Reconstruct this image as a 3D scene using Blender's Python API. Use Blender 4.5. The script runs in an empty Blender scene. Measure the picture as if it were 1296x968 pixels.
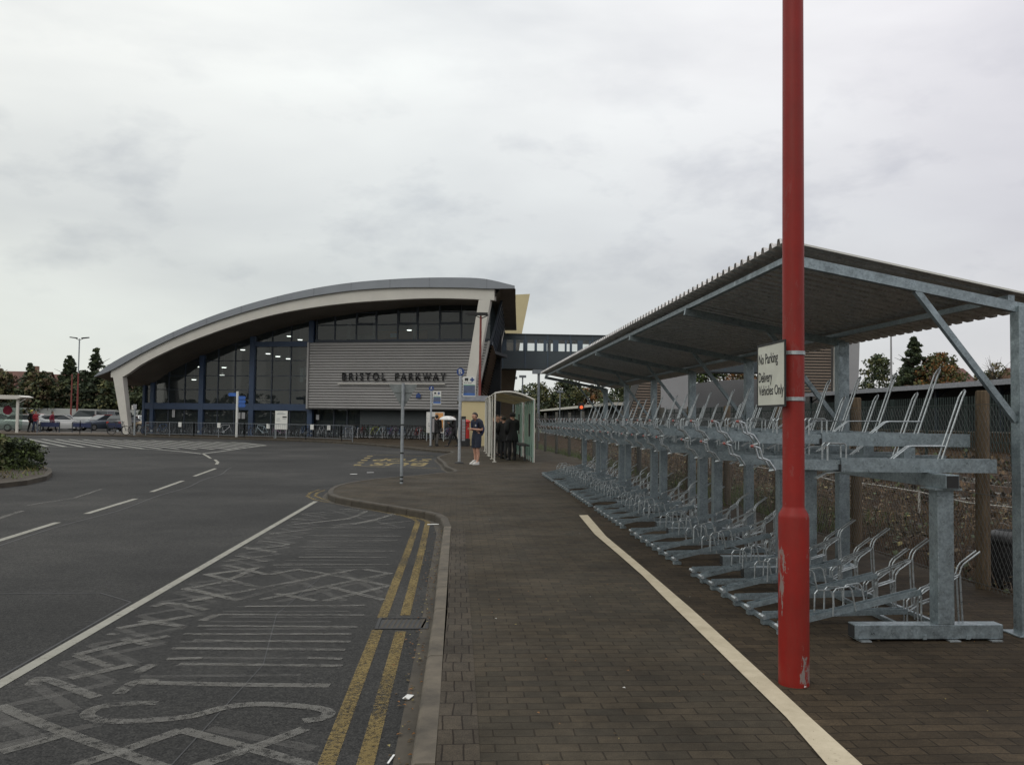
import bpy, math, random
from mathutils import Vector, Matrix
random.seed(11)
R = math.radians
scene = bpy.context.scene
COL = scene.collection

# ------------------------------------------------------------------ helpers
def tag(o, label=None, cat=None, group=None, kind=None):
    if label: o['label'] = label
    if cat: o['category'] = cat
    if group: o['group'] = group
    if kind: o['kind'] = kind
    return o

def empty(name, loc=(0, 0, 0), rz=0.0):
    o = bpy.data.objects.new(name, None)
    o.location = loc
    o.rotation_euler = (0, 0, rz)
    COL.objects.link(o)
    return o

def kids(o):
    return [c for c in bpy.data.objects if c.parent == o]

def copy_tree(o, parent=None):
    c = o.copy()
    COL.objects.link(c)
    c.parent = parent
    for ch in kids(o):
        copy_tree(ch, c)
    return c

class MB:
    """collects shapes, build() links them as one mesh object"""
    def __init__(s):
        s.v = []; s.f = []; s.m = []; s.mi = 0
    def add(s, vs, fs):
        n = len(s.v)
        s.v += [tuple(p) for p in vs]
        for f in fs:
            s.f.append([n + i for i in f]); s.m.append(s.mi)
        return s
    def box(s, x0, x1, y0, y1, z0, z1):
        return s.add([(x0,y0,z0),(x1,y0,z0),(x1,y1,z0),(x0,y1,z0),(x0,y0,z1),(x1,y0,z1),(x1,y1,z1),(x0,y1,z1)],
                     [(0,3,2,1),(4,5,6,7),(0,1,5,4),(1,2,6,5),(2,3,7,6),(3,0,4,7)])
    def bar(s, p, q, w, h, up=(0,0,1)):
        p, q = Vector(p), Vector(q); d = (q-p).normalized(); u = Vector(up)
        if abs(d.dot(u)) > .97: u = Vector((0,1,0)) if abs(d.y) < .9 else Vector((1,0,0))
        r = d.cross(u).normalized(); u = r.cross(d)
        a = [p + r*i*w/2 + u*j*h/2 for i, j in ((-1,-1),(1,-1),(1,1),(-1,1))]
        b = [v + (q-p) for v in a]
        return s.add(a+b, [(0,1,2,3),(7,6,5,4),(0,4,5,1),(1,5,6,2),(2,6,7,3),(3,7,4,0)])
    def tube(s, pts, r, seg=6, cap=True):
        pts = [Vector(p) for p in pts]; n = len(pts)
        rr = r if isinstance(r, (list, tuple)) else [r]*n
        vs = []; u = None
        for i, p in enumerate(pts):
            d = (pts[min(i+1,n-1)] - pts[max(i-1,0)])
            d = d.normalized() if d.length > 1e-9 else Vector((0,0,1))
            if u is None:
                u = Vector((0,0,1)) if abs(d.z) < .9 else Vector((1,0,0))
            u = (u - d*u.dot(d)).normalized(); w = d.cross(u)
            for k in range(seg):
                a = 2*math.pi*k/seg + math.pi/seg
                vs.append(p + u*math.cos(a)*rr[i] + w*math.sin(a)*rr[i])
        fs = []
        for i in range(n-1):
            for k in range(seg):
                k2 = (k+1) % seg
                fs.append((i*seg+k, i*seg+k2, (i+1)*seg+k2, (i+1)*seg+k))
        if cap:
            fs.append(tuple(range(seg))[::-1]); fs.append(tuple((n-1)*seg+k for k in range(seg)))
        return s.add(vs, fs)
    def prism(s, poly, a, b, axis='y'):
        """polygon in the plane across axis, from a to b along axis"""
        n = len(poly)
        def P(u, v, t):
            return {'y': (u, t, v), 'x': (t, u, v), 'z': (u, v, t)}[axis]
        vs = [P(u, v, a) for u, v in poly] + [P(u, v, b) for u, v in poly]
        fs = [tuple(range(n)), tuple(range(n, 2*n))[::-1]]
        fs += [(i, n+i, n+(i+1) % n, (i+1) % n) for i in range(n)]
        return s.add(vs, fs)
    def loft(s, rings, cap=True, closed=True):
        n = len(rings[0]); vs = [p for r in rings for p in r]; fs = []
        for i in range(len(rings)-1):
            for k in range(n if closed else n-1):
                k2 = (k+1) % n
                fs.append((i*n+k, i*n+k2, (i+1)*n+k2, (i+1)*n+k))
        if cap and closed:
            fs.append(tuple(range(n))[::-1]); fs.append(tuple((len(rings)-1)*n+k for k in range(n)))
        return s.add(vs, fs)
    def ball(s, c, rx, ry, rz, seg=10, rings=6):
        rs = []
        for i in range(rings+1):
            t = math.pi*(i+.02)/(rings+.04); z = -math.cos(t); q = math.sin(t)
            rs.append([(c[0]+rx*q*math.cos(2*math.pi*k/seg), c[1]+ry*q*math.sin(2*math.pi*k/seg), c[2]+rz*z) for k in range(seg)])
        return s.loft(rs)
    def lathe(s, prof, cx=0, cy=0, seg=16):
        return s.loft([[(cx+r*math.cos(2*math.pi*k/seg), cy+r*math.sin(2*math.pi*k/seg), z) for k in range(seg)] for r, z in prof])
    def build(s, name, mats, parent=None, smooth=False, bevel=0):
        me = bpy.data.meshes.new(name)
        me.from_pydata(s.v, [], s.f)
        mats = mats if isinstance(mats, (list, tuple)) else [mats]
        for m in mats: me.materials.append(m)
        me.polygons.foreach_set('material_index', [min(i, len(mats)-1) for i in s.m])
        import bmesh
        if len(s.f) < 40000:
            bm = bmesh.new(); bm.from_mesh(me)
            bmesh.ops.recalc_face_normals(bm, faces=bm.faces)
            if bevel:
                bmesh.ops.bevel(bm, geom=[e for e in bm.edges if len(e.link_faces) == 2 and e.calc_face_angle(0) > .5], offset=bevel, segments=2, affect='EDGES', profile=.6)
            bm.to_mesh(me); bm.free()
        if smooth:
            me.polygons.foreach_set('use_smooth', [True]*len(me.polygons))
            try: me.set_sharp_from_angle(angle=R(40))
            except Exception: pass
        me.update()
        o = bpy.data.objects.new(name, me)
        COL.objects.link(o)
        if parent: o.parent = parent
        return o

def text(name, s, w, h, mat, parent, mtx, ext=.004, offset=0.0, bold=True, lines=1):
    """flat letters fitted to w x h metres, baseline-left at mtx origin, reading along local x, up local y"""
    cu = bpy.data.curves.new(name, 'FONT'); cu.body = s; cu.size = 1; cu.extrude = 0; cu.offset = offset
    cu.align_x = 'CENTER'; cu.resolution_u = 3
    t = bpy.data.objects.new(name, cu); COL.objects.link(t)
    dg = bpy.context.evaluated_depsgraph_get()
    me = bpy.data.meshes.new_from_object(t.evaluated_get(dg))
    bpy.data.objects.remove(t); bpy.data.curves.remove(cu)
    xs = [v.co.x for v in me.vertices]; ys = [v.co.y for v in me.vertices]
    sx = w/(max(xs)-min(xs)); sy = h/(max(ys)-min(ys)); x0, y0 = min(xs), min(ys)
    import bmesh
    bm = bmesh.new(); bm.from_mesh(me)
    for v in bm.verts: v.co = Vector(((v.co.x-x0)*sx, (v.co.y-y0)*sy, 0))
    if ext:
        g = bmesh.ops.extrude_face_region(bm, geom=bm.faces[:])
        for v in [e for e in g['geom'] if isinstance(e, bmesh.types.BMVert)]: v.co.z += ext
    bmesh.ops.recalc_face_normals(bm, faces=bm.faces)
    bm.transform(mtx); bm.to_mesh(me); bm.free()
    me.materials.clear(); me.materials.append(mat); me.name = name
    o = bpy.data.objects.new(name, me); COL.objects.link(o)
    if parent: o.parent = parent
    return o

def frame(origin, xdir, ydir):
    x = Vector(xdir).normalized(); y = Vector(ydir).normalized(); z = x.cross(y)
    return Matrix(((x.x,y.x,z.x,origin[0]),(x.y,y.y,z.y,origin[1]),(x.z,y.z,z.z,origin[2]),(0,0,0,1)))

# ------------------------------------------------------------------ materials
class N:
    def __init__(s, name):
        s.m = bpy.data.materials.new(name); s.m.use_nodes = True
        s.t = s.m.node_tree; s.b = s.t.nodes['Principled BSDF']; s.out = s.t.nodes['Material Output']
    def n(s, typ, **kw):
        x = s.t.nodes.new(typ)
        for k, v in kw.items():
            if k in x.inputs.keys() if isinstance(k, str) else False: x.inputs[k].default_value = v
            else: setattr(x, k, v)
        return x
    def l(s, a, b): s.t.links.new(a, b)
    def coord(s, scale=(1,1,1), kind='Object'):
        tc = s.n('ShaderNodeTexCoord'); mp = s.n('ShaderNodeMapping'); mp.inputs['Scale'].default_value = scale
        s.l(tc.outputs[kind], mp.inputs['Vector']); return mp.outputs[0]
    def noise(s, scale, detail=4, rough=.6, vec=None):
        x = s.n('ShaderNodeTexNoise'); x.inputs['Scale'].default_value = scale
        x.inputs['Detail'].default_value = detail; x.inputs['Roughness'].default_value = rough
        s.l(vec or s.coord(), x.inputs['Vector']); return x.outputs['Fac']
    def ramp(s, fac, stops):
        x = s.n('ShaderNodeValToRGB'); e = x.color_ramp.elements
        while len(e) < len(stops): e.new(.5)
        for i, (p, c) in enumerate(stops):
            e[i].position = p; e[i].color = (c if len(c) == 4 else (*c, 1)) if isinstance(c, tuple) else (c, c, c, 1)
        s.l(fac, x.inputs[0]); return x.outputs[0]
    def mix(s, fac, a, b, mode='MIX'):
        x = s.n('ShaderNodeMix', data_type='RGBA', blend_type=mode)
        for sock, val in ((x.inputs[0], fac), (x.inputs[6], a), (x.inputs[7], b)):
            if hasattr(val, 'is_linked') or hasattr(val, 'links'): s.l(val, sock)
            elif isinstance(val, tuple): sock.default_value = val if len(val) == 4 else (*val, 1)
            else: sock.default_value = val
        return x.outputs[2]
    def bump(s, h, strength=.3, dist=.01):
        x = s.n('ShaderNodeBump'); x.inputs['Strength'].default_value = strength; x.inputs['Distance'].default_value = dist
        s.l(h, x.inputs['Height']); s.l(x.outputs[0], s.b.inputs['Normal'])
    def base(s, c):
        if isinstance(c, tuple): s.b.inputs['Base Color'].default_value = (*c[:3], 1)
        else: s.l(c, s.b.inputs['Base Color'])
    def set(s, rough=None, metal=None, spec=None):
        if rough is not None:
            if isinstance(rough, (int, float)): s.b.inputs['Roughness'].default_value = rough
            else: s.l(rough, s.b.inputs['Roughness'])
        if metal is not None: s.b.inputs['Metallic'].default_value = metal
        if spec is not None: s.b.inputs['Specular IOR Level'].default_value = spec
        return s

M = {}
def simple(name, col, rough=.6, metal=0, var=.25, sc=6, bump=0, spec=.5):
    k = N(name)
    f = k.noise(sc, 5, .65)
    lo = tuple(c*(1-var) for c in col); hi = tuple(min(1, c*(1+var)) for c in col)
    k.base(k.ramp(f, [(.3, lo), (.7, hi)])); k.set(rough, metal, spec)
    if bump: k.bump(k.noise(sc*6, 3), bump, .005)
    M[name] = k.m; return k.m

def make_materials():
    # asphalt: aggregate speckle, worn lighter wheel areas
    k = N('asphalt'); w = k.coord(kind='Object')
    big = k.noise(.22, 4, .6, w); mid = k.noise(2.2, 5, .7, w); fine = k.noise(85, 3, .75, w); fine2 = k.noise(24, 4, .8, w)
    c = k.ramp(big, [(.26, (.014,.014,.014)), (.5, (.029,.029,.0285)), (.74, (.050,.049,.047))])
    c = k.mix(.5, c, k.ramp(mid, [(.3, (.35,.35,.35)), (.7, (.68,.67,.65))]), 'OVERLAY')
    c = k.mix(.85, c, k.ramp(fine, [(.36, (.12,.12,.12)), (.5, (.5,.5,.5)), (.66, (.9,.88,.84))]), 'OVERLAY')
    c = k.mix(.6, c, k.ramp(fine2, [(.36, (.18,.18,.18)), (.64, (.80,.79,.76))]), 'OVERLAY')
    k.base(c); k.set(.88, 0, .18); k.bump(fine, .5, .006); M['asphalt'] = k.m

    # worn paint on asphalt
    def paint(name, col, wear, sc=22, opac=1.):
        k = N(name); w = k.coord(kind='Object')
        a = k.noise(sc, 6, .75, w); b = k.noise(1.3, 4, .6, w); g = k.noise(120, 2, .7, w)
        m = k.n('ShaderNodeMath', operation='ADD'); k.l(a, m.inputs[0]); k.l(k.ramp(b, [(.25, -.0), (.75, .22)]), m.inputs[1])
        m2 = k.n('ShaderNodeMath', operation='ADD'); k.l(m.outputs[0], m2.inputs[0]); k.l(k.ramp(g, [(.3, 0.), (.7, .2)]), m2.inputs[1])
        fac = k.ramp(m2.outputs[0], [(wear, 1.), (wear+.17, 0.)])
        c = k.mix(.6, col, k.ramp(k.noise(4, 6, .75, w), [(.3, (.33,.32,.29)), (.7, (.6,.6,.6))]), 'OVERLAY')
        k.base(c); k.set(.8, 0, .3)
        tr = k.n('ShaderNodeBsdfTransparent'); ms = k.n('ShaderNodeMixShader'); mq = k.n('ShaderNodeMath', operation='MULTIPLY'); k.l(fac, mq.inputs[0]); mq.inputs[1].default_value = opac
        k.l(mq.outputs[0], ms.inputs[0]); k.l(tr.outputs[0], ms.inputs[1]); k.l(k.b.outputs[0], ms.inputs[2]); k.l(ms.outputs[0], k.out.inputs[0]); M[name] = k.m
    paint('white_line_paint', (.27,.265,.23), .80, 26, .92)
    paint('fresh_white_paint', (.43,.375,.275), .92, 30)
    paint('faded_white_paint', (.19,.185,.17), .675, 20, .48)
    paint('yellow_line_paint', (.20,.145,.05), .66, 34, .72)
    paint('ghost_paint', (.17,.165,.155), .70, 14, .24)
    paint('hatch_paint', (.30,.30,.275), .80, 6, .9)
    paint('yellow_bright_paint', (.27,.21,.09), .70, 7, .85)

    # block paving
    def paving(name, c1, c2, mortar, bw=.2, bh=.1, rot=0.0, seedv=0.0):
        k = N(name); tc = k.n('ShaderNodeTexCoord'); mp = k.n('ShaderNodeMapping')
        mp.inputs['Rotation'].default_value = (0, 0, rot); mp.inputs['Location'].default_value = (seedv, 0, 0)
        k.l(tc.outputs['Object'], mp.inputs[0])
        # uneven laying: warp the courses slightly
        wn = k.n('ShaderNodeTexNoise'); wn.inputs['Scale'].default_value = 1.7; wn.inputs['Detail'].default_value = 3; k.l(mp.outputs[0], wn.inputs['Vector'])
        sb = k.n('ShaderNodeVectorMath', operation='SUBTRACT'); k.l(wn.outputs['Color'], sb.inputs[0]); sb.inputs[1].default_value = (.5,.5,.5)
        sc = k.n('ShaderNodeVectorMath', operation='SCALE'); k.l(sb.outputs[0], sc.inputs[0]); sc.inputs['Scale'].default_value = .045
        ad = k.n('ShaderNodeVectorMath', operation='ADD'); k.l(mp.outputs[0], ad.inputs[0]); k.l(sc.outputs[0], ad.inputs[1])
        b = k.n('ShaderNodeTexBrick'); k.l(ad.outputs[0], b.inputs['Vector'])
        b.inputs['Scale'].default_value = 1; b.inputs['Brick Width'].default_value = bw; b.inputs['Row Height'].default_value = bh
        b.inputs['Mortar Size'].default_value = .0065; b.inputs['Mortar Smooth'].default_value = .8; b.inputs['Bias'].default_value = -.1
        b.inputs['Color1'].default_value = (*c1, 1); b.inputs['Color2'].default_value = (*c2, 1); b.inputs['Mortar'].default_value = (*mortar, 1)
        w = k.coord()
        c = k.mix(.95, b.outputs['Color'], k.ramp(k.noise(.7, 6, .7, w), [(.28, (.22,.20,.17)), (.5, (.48,.47,.45)), (.72, (.76,.75,.73))]), 'OVERLAY')
        c = k.mix(.6, c, k.ramp(k.noise(9, 5, .75, w), [(.3, (.3,.3,.3)), (.7, (.68,.67,.66))]), 'OVERLAY')
        c = k.mix(.55, c, k.ramp(k.noise(160, 2, .7, w), [(.35, (.2,.2,.2)), (.65, (.8,.79,.77))]), 'OVERLAY')
        k.base(c); k.set(k.ramp(k.noise(.9, 5, .6, w), [(.3, .75), (.7, .94)]), 0, .16)
        iv = k.n('ShaderNodeMath', operation='MULTIPLY_ADD'); k.l(b.outputs['Fac'], iv.inputs[0]); iv.inputs[1].default_value = -1.; iv.inputs[2].default_value = 1.
        h = k.n('ShaderNodeMath', operation='ADD'); k.l(iv.outputs[0], h.inputs[0])
        hm = k.n('ShaderNodeMath', operation='MULTIPLY'); k.l(k.noise(70, 3, .7, w), hm.inputs[0]); hm.inputs[1].default_value = .5; k.l(hm.outputs[0], h.inputs[1])
        k.bump(h.outputs[0], .45, .005); M[name] = k.m
    paving('block_paving', (.049,.040,.028), (.032,.028,.021), (.019,.015,.010))
    paving('edge_paving', (.056,.047,.036), (.036,.031,.025), (.015,.011,.008), .1, .2)
    paving('rack_paving', (.044,.033,.021), (.026,.020,.013), (.012,.009,.005), seedv=.07)
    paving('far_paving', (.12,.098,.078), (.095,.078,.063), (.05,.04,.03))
    simple('kerb_stone', (.080,.066,.047), .85, 0, .45, 4, .4)
    simple('kerb_dirty', (.045,.037,.026), .9, 0, .4, 3, .4)

    # galvanised steel with spangle
    def galv(name, col, metal=.55, rough=.45, spang=70):
        k = N(name); w = k.coord()
        v = k.n('ShaderNodeTexVoronoi'); v.inputs['Scale'].default_value = spang; k.l(w, v.inputs['Vector'])
        f = k.mix(.22, k.noise(9, 8, .8, w), v.outputs['Color'])
        lo = tuple(c*.68 for c in col); hi = tuple(c*1.32 for c in col)
        k.base(k.ramp(f, [(.33, lo), (.67, hi)])); k.set(k.ramp(k.noise(12, 6, .8, w), [(.35, rough-.14), (.65, rough+.2)]), metal, .5)
        M[name] = k.m
    galv('galvanised_steel', (.26,.305,.325), .72, .38)
    galv('galvanised_tube', (.40,.43,.44), .7, .34)
    galv('roof_galvanised', (.52,.505,.485), .5, .38, 60)
    galv('lamp_pole_grey', (.34,.36,.38), .2, .5)
    simple('black_cap', (.012,.012,.012), .7)
    simple('red_grip', (.22,.04,.03), .6)

    # red lamp post paint, chipped to grey
    k = N('red_paint'); w = k.coord(); wv = k.coord((1,1,.32))
    ch = k.ramp(k.noise(8.5, 7, .72, wv), [(.575, 0.), (.59, 1.)])
    tcz = k.n('ShaderNodeTexCoord'); sx = k.n('ShaderNodeSeparateXYZ'); k.l(tcz.outputs['Object'], sx.inputs[0])
    lz = k.n('ShaderNodeMath', operation='MULTIPLY'); k.l(sx.outputs['Z'], lz.inputs[0]); lz.inputs[1].default_value = .5
    low = k.ramp(lz.outputs[0], [(0., 1.), (.5, .8), (.56, .12), (1., .10)])
    mm = k.n('ShaderNodeMath', operation='MULTIPLY'); k.l(ch, mm.inputs[0]); k.l(low, mm.inputs[1])
    base = k.ramp(k.noise(3, 6, .7, w), [(.3, (.185,.009,.006)), (.7, (.255,.013,.008))])
    drt = k.ramp(k.noise(7, 7, .8, k.coord((1,1,.15))), [(.42, 0.), (.72, .6)])
    base = k.mix(drt, base, (.15,.03,.02))
    k.base(k.mix(mm.outputs[0], base, (.20,.17,.155))); k.set(.5, 0, .3); k.bump(k.noise(60, 3), .12, .003); M['red_paint'] = k.m
    simple('far_red_paint', (.16,.03,.022), .6)

    # building
    simple('roof_edge_grey', (.20,.215,.235), .5, .2, .08, .5)
    simple('white_steel', (.50,.48,.43), .55, 0, .06, .8)
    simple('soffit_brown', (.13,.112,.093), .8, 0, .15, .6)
    simple('roof_top_grey', (.16,.17,.19), .6)
    simple('blue_steel', (.020,.040,.083), .5, 0, .12, 1)
    simple('dark_blue_steel', (.016,.024,.038), .5, 0, .15, 1)
    simple('louvre_grey', (.27,.262,.255), .45, .1, .08, .4)
    simple('louvre_dark', (.05,.048,.045), .7)
    simple('louvre_back', (.13,.126,.122), .7)
    simple('louvre_brown', (.17,.13,.10), .7, 0, .15, .4)
    simple('wall_dark_grey', (.045,.052,.055), .7, 0, .1, .6)
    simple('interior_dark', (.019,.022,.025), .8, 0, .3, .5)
    simple('interior_warm_lit', (.30,.12,.03), .7, 0, .3, 1)  # orange imitating warm light on an inner wall
    simple('interior_pale', (.20,.20,.18), .7, 0, .3, 2)
    simple('letter_black', (.010,.010,.011), .5)
    simple('cream_wall', (.50,.425,.245), .75, 0, .06, .5)
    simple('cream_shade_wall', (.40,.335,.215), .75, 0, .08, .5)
    simple('brown_wall', (.11,.085,.06), .8, 0, .12, .5)
    simple('coping_grey', (.22,.23,.25), .6)
    simple('bridge_dark', (.045,.058,.066), .55, .1, .1, .4)
    simple('bridge_frame', (.05,.075,.105), .5, 0, .1, 1)
    simple('panel_grey', (.27,.27,.275), .6, .1, .08, .3)
    simple('concrete_grey', (.15,.145,.13), .85, 0, .15, .5)
    simple('concrete_pale', (.34,.33,.30), .85, 0, .15, .8)
    def glass(name, tint, alpha, rough=.03, refl=.5):
        k = N(name); tr = k.n('ShaderNodeBsdfTransparent'); tr.inputs[0].default_value = (*tint, 1)
        gl = k.n('ShaderNodeBsdfGlossy'); gl.inputs['Roughness'].default_value = rough; gl.inputs['Color'].default_value = (refl, refl, refl, 1)
        df = k.n('ShaderNodeBsdfDiffuse'); df.inputs[0].default_value = (*[c*(.35 if alpha < .6 else .62) for c in tint], 1)
        fr = k.n('ShaderNodeFresnel'); fr.inputs[0].default_value = 1.5
        tl = k.n('ShaderNodeBsdfTranslucent'); tl.inputs[0].default_value = (*tint, 1); dm = k.n('ShaderNodeMixShader'); dm.inputs[0].default_value = .55 if alpha > .4 else 0; k.l(df.outputs[0], dm.inputs[1]); k.l(tl.outputs[0], dm.inputs[2])
        a = k.n('ShaderNodeMixShader'); a.inputs[0].default_value = alpha; k.l(tr.outputs[0], a.inputs[1]); k.l(dm.outputs[0], a.inputs[2])
        b = k.n('ShaderNodeMixShader'); k.l(fr.outputs[0], b.inputs[0]); k.l(a.outputs[0], b.inputs[1]); k.l(gl.outputs[0], b.inputs[2])
        k.l(b.outputs[0], k.out.inputs[0]); M[name] = k.m
    glass('facade_glass', (.50,.60,.64), .10, .01, 1.)
    glass('clear_glass', (.94,.97,.95), .03, .02, .9)
    glass('green_glass', (.70,.90,.80), .78, .08, .7)
    glass('pale_green_glass', (.80,.88,.84), .14, .04, .8)
    glass('roof_glass', (.86,.78,.60), .45, .1, .6)
    glass('white_sky_pane', (.93,.94,.93), .05, .05, .8)
    def emit(name, col, st):
        k = N(name); k.b.inputs['Emission Color'].default_value = (*col, 1); k.b.inputs['Emission Strength'].default_value = st; k.base(col); M[name] = k.m
    emit('lamp_glow', (1,.93,.80), 3.5)
    emit('signal_red', (1,.16,.05), .5)
    # street things
    simple('sign_white', (.60,.60,.56), .5, 0, .05, 3)
    simple('sign_cream', (.50,.50,.43), .55, 0, .10, 5)
    simple('sign_blue', (.014,.045,.17), .5)
    simple('finger_blue', (.02,.09,.34), .5)
    simple('navy', (.012,.02,.07), .6)
    simple('sign_green', (.12,.30,.20), .5)
    simple('sign_slate', (.085,.105,.165), .5)
    simple('sign_mid_blue', (.045,.12,.34), .5)
    simple('sign_back_grey', (.16,.175,.17), .6)
    simple('pole_grey', (.26,.28,.29), .5, .2)
    simple('rubber', (.018,.018,.018), .8)
    simple('bin_black', (.014,.014,.015), .55)
    simple('post_red', (.36,.02,.015), .4)
    simple('barrier_red', (.45,.07,.03), .6)
    simple('poster_orange', (.50,.24,.08), .6, 0, .5, 3)
    simple('railing_grey', (.15,.165,.18), .5, .3)
    simple('green_steel', (.008,.019,.016), .8)
    simple('fence_white', (.34,.35,.33), .7, 0, .1, .3)
    k = N('fence_timber'); w = k.coord((14,14,1.2))
    k.base(k.ramp(k.noise(2.2, 6, .75, w), [(.3, (.055,.040,.026)), (.55, (.12,.088,.056)), (.75, (.19,.145,.095))])); k.set(.9, 0, .2)
    k.bump(k.noise(4, 5, .7, w), .6, .01); M['fence_timber'] = k.m
    simple('tar', (.011,.011,.012), .6)
    simple('grey_timber', (.06,.057,.047), .9, 0, .3, 5)
    simple('wire', (.10,.105,.10), .5, .4)
    simple('steel_rail', (.11,.075,.055), .6, .4)
    simple('cable', (.35,.34,.31), .8)
    simple('leaf_dark', (.030,.044,.020), .8, 0, .5, .35)
    simple('leaf_mid', (.055,.070,.026), .8, 0, .5, .35)
    simple('leaf_olive', (.092,.090,.030), .8, 0, .5, .35)
    simple('leaf_autumn', (.17,.075,.020), .8, 0, .5, .35)
    simple('leaf_brown', (.085,.058,.030), .85, 0, .5, .35)
    simple('leaf_yellow', (.20,.165,.06), .8, 0, .4, 1)
    simple('leaf_green', (.085,.115,.030), .8, 0, .4, .6)
    simple('bark', (.045,.036,.028), .9, 0, .3, 4)
    simple('dry_stem', (.12,.078,.045), .9, 0, .5, 2)
    simple('house_roof', (.105,.050,.038), .85, 0, .3, .6)
    simple('house_brick', (.17,.10,.07), .85, 0, .2, .6)
    simple('house_render', (.42,.40,.36), .8)
    simple('dark_window', (.02,.022,.025), .2)
    k = N('brown_ground'); w = k.coord()
    c = k.ramp(k.noise(1.1, 6, .7, w), [(.3, (.026,.016,.010)), (.5, (.050,.032,.019)), (.68, (.034,.031,.015))])
    c = k.mix(.8, c, k.ramp(k.noise(30, 5, .8, w), [(.35, (.2,.2,.2)), (.65, (.85,.82,.78))]), 'OVERLAY')
    k.base(c); k.set(.95, 0, .1); k.bump(k.noise(14, 5, .8), 1., .06); M['brown_ground'] = k.m
    simple('field_green', (.045,.055,.022), .9, 0, .4, .05)
    simple('grass_blade', (.080,.105,.030), .85, 0, .4, 1)
    simple('soil', (.04,.03,.02), .95, 0, .4, 6)
    simple('litter_white', (.6,.6,.58), .8)
    # people
    simple('skin', (.42,.23,.16), .55, 0, .08, 8)
    simple('dark_hair', (.012,.009,.007), .6)
    simple('brown_hair', (.05,.028,.014), .6)
    simple('navy_cloth', (.010,.014,.028), .85)
    simple('black_cloth', (.010,.010,.011), .85)
    simple('charcoal_cloth', (.025,.025,.027), .85)
    simple('grey_cloth', (.07,.065,.06), .85)
    simple('jeans_cloth', (.03,.045,.085), .85)
    simple('red_cloth', (.28,.02,.03), .85)
    simple('dark_red_cloth', (.17,.012,.03), .85)
    simple('hivis_yellow', (.50,.50,.06), .7)
    simple('white_cloth', (.55,.54,.52), .8)
    simple('shoe_white', (.50,.49,.46), .6)
    simple('bag_blue', (.012,.022,.07), .8)
    # vehicles
    for n, c in dict(silver=(.30,.31,.31), white=(.58,.58,.56), maroon=(.12,.02,.025), darkcar=(.020,.022,.025), bluegrey=(.07,.085,.11),
                     redcar=(.33,.03,.02), gold=(.20,.15,.09), green=(.05,.08,.07)).items():
        kk = N('car_'+n); kk.base(kk.ramp(kk.noise(1.5, 3), [(.3, tuple(v*.93 for v in c)), (.7, c)])); kk.set(.28, .25 if n != 'white' else 0, .5)
        kk.b.inputs['Coat Weight'].default_value = .5; M['car_'+n] = kk.m
    simple('car_glass', (.035,.042,.045), .08)
    simple('plate_yellow', (.45,.33,.03), .5)
    simple('lamp_lens', (.6,.6,.6), .15)
    simple('tail_lens', (.35,.02,.01), .25)
    simple('alloy', (.28,.28,.28), .35, .6)
    for n, c in dict(black=(.013,.013,.014), blue=(.02,.06,.15), silver=(.28,.29,.30), yellow=(.32,.34,.05), red=(.2,.02,.02), purple=(.12,.04,.10), pale=(.30,.38,.42), green=(.03,.08,.04)).items():
        simple('bike_'+n, c, .35, .1)
make_materials()
# ------------------------------------------------------------------ ground, road, kerbs, markings
ROAD = -.12
KERB = [(-.19,-8),(-.19,3.97),(-.18,5.75),(-.17,7.15),(-.18,9),(-.18,10.97),(-.18,12.56),(-.25,13.65),(-.34,14.1),(-.53,14.5),(-.85,14.95),(-1.2,15.43),(-1.96,16.47),(-2.35,17.1),
        (-2.58,17.75),(-2.69,18.4),(-2.75,19.1),(-2.75,19.8),(-2.66,20.5),(-2.42,21.4),(-2.1,22.18),(-1.62,22.9),(-1.08,23.75),(-.46,24.86),(-.12,25.5),(-.1,26.2),(-.39,28.13),
        (-.53,30.95),(-.76,33.6),(-.82,35.0),(-.69,36.46),(-.23,40.2),(-.35,41.1),(-1.24,42.7),(-2.93,46.93),(-5.41,51.91),(-7.6,55.43),(-10.3,58.2),(-15.06,61.4),(-19.2,63.6),
        (-23.23,65.62),(-28.4,67.1),(-34.0,67.3),(-60,67.6),(-120,68)]
WLINE = [((1.98,14.03),(2.13,14.09)),((1.87,11.72),(1.99,11.5)),((1.87,10.03),(1.975,9.51)),((1.86,8.63),(1.96,8.3)),((1.82,7.47),(1.945,7.17)),
         ((1.79,6.29),(1.925,6.38)),((1.76,5.22),(1.89,5.23)),((1.74,4.52),(1.865,4.49)),((1.69,3.92),(1.85,3.91)),((1.63,3.0),(1.79,3.0))]

def offset(pts, d):
    out = []
    for i, p in enumerate(pts):
        a = Vector(pts[max(i-1, 0)]); b = Vector(pts[min(i+1, len(pts)-1)])
        t = (b-a).normalized(); n = Vector((t.y, -t.x))
        out.append((p[0]+n.x*d, p[1]+n.y*d))
    return out

def dense(pts, step):
    out = [Vector(pts[0])]
    for a, b in zip(pts, pts[1:]):
        a, b = Vector(a), Vector(b); n = max(1, int((b-a).length/step))
        out += [a+(b-a)*(i+1)/n for i in range(n)]
    return out

def sheet(name, poly, z, mat, kind='structure'):
    m = MB(); m.add([(x, y, z) for x, y in poly], [tuple(range(len(poly)))])
    return tag(m.build(name, mat), kind=kind)

def strip(mb, pts, w, z):
    l = offset(pts, -w/2); r = offset(pts, w/2)
    for i in range(len(pts)-1):
        mb.add([(l[i][0],l[i][1],z),(l[i+1][0],l[i+1][1],z),(r[i+1][0],r[i+1][1],z),(r[i][0],r[i][1],z)], [(0,1,2,3)])

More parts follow.
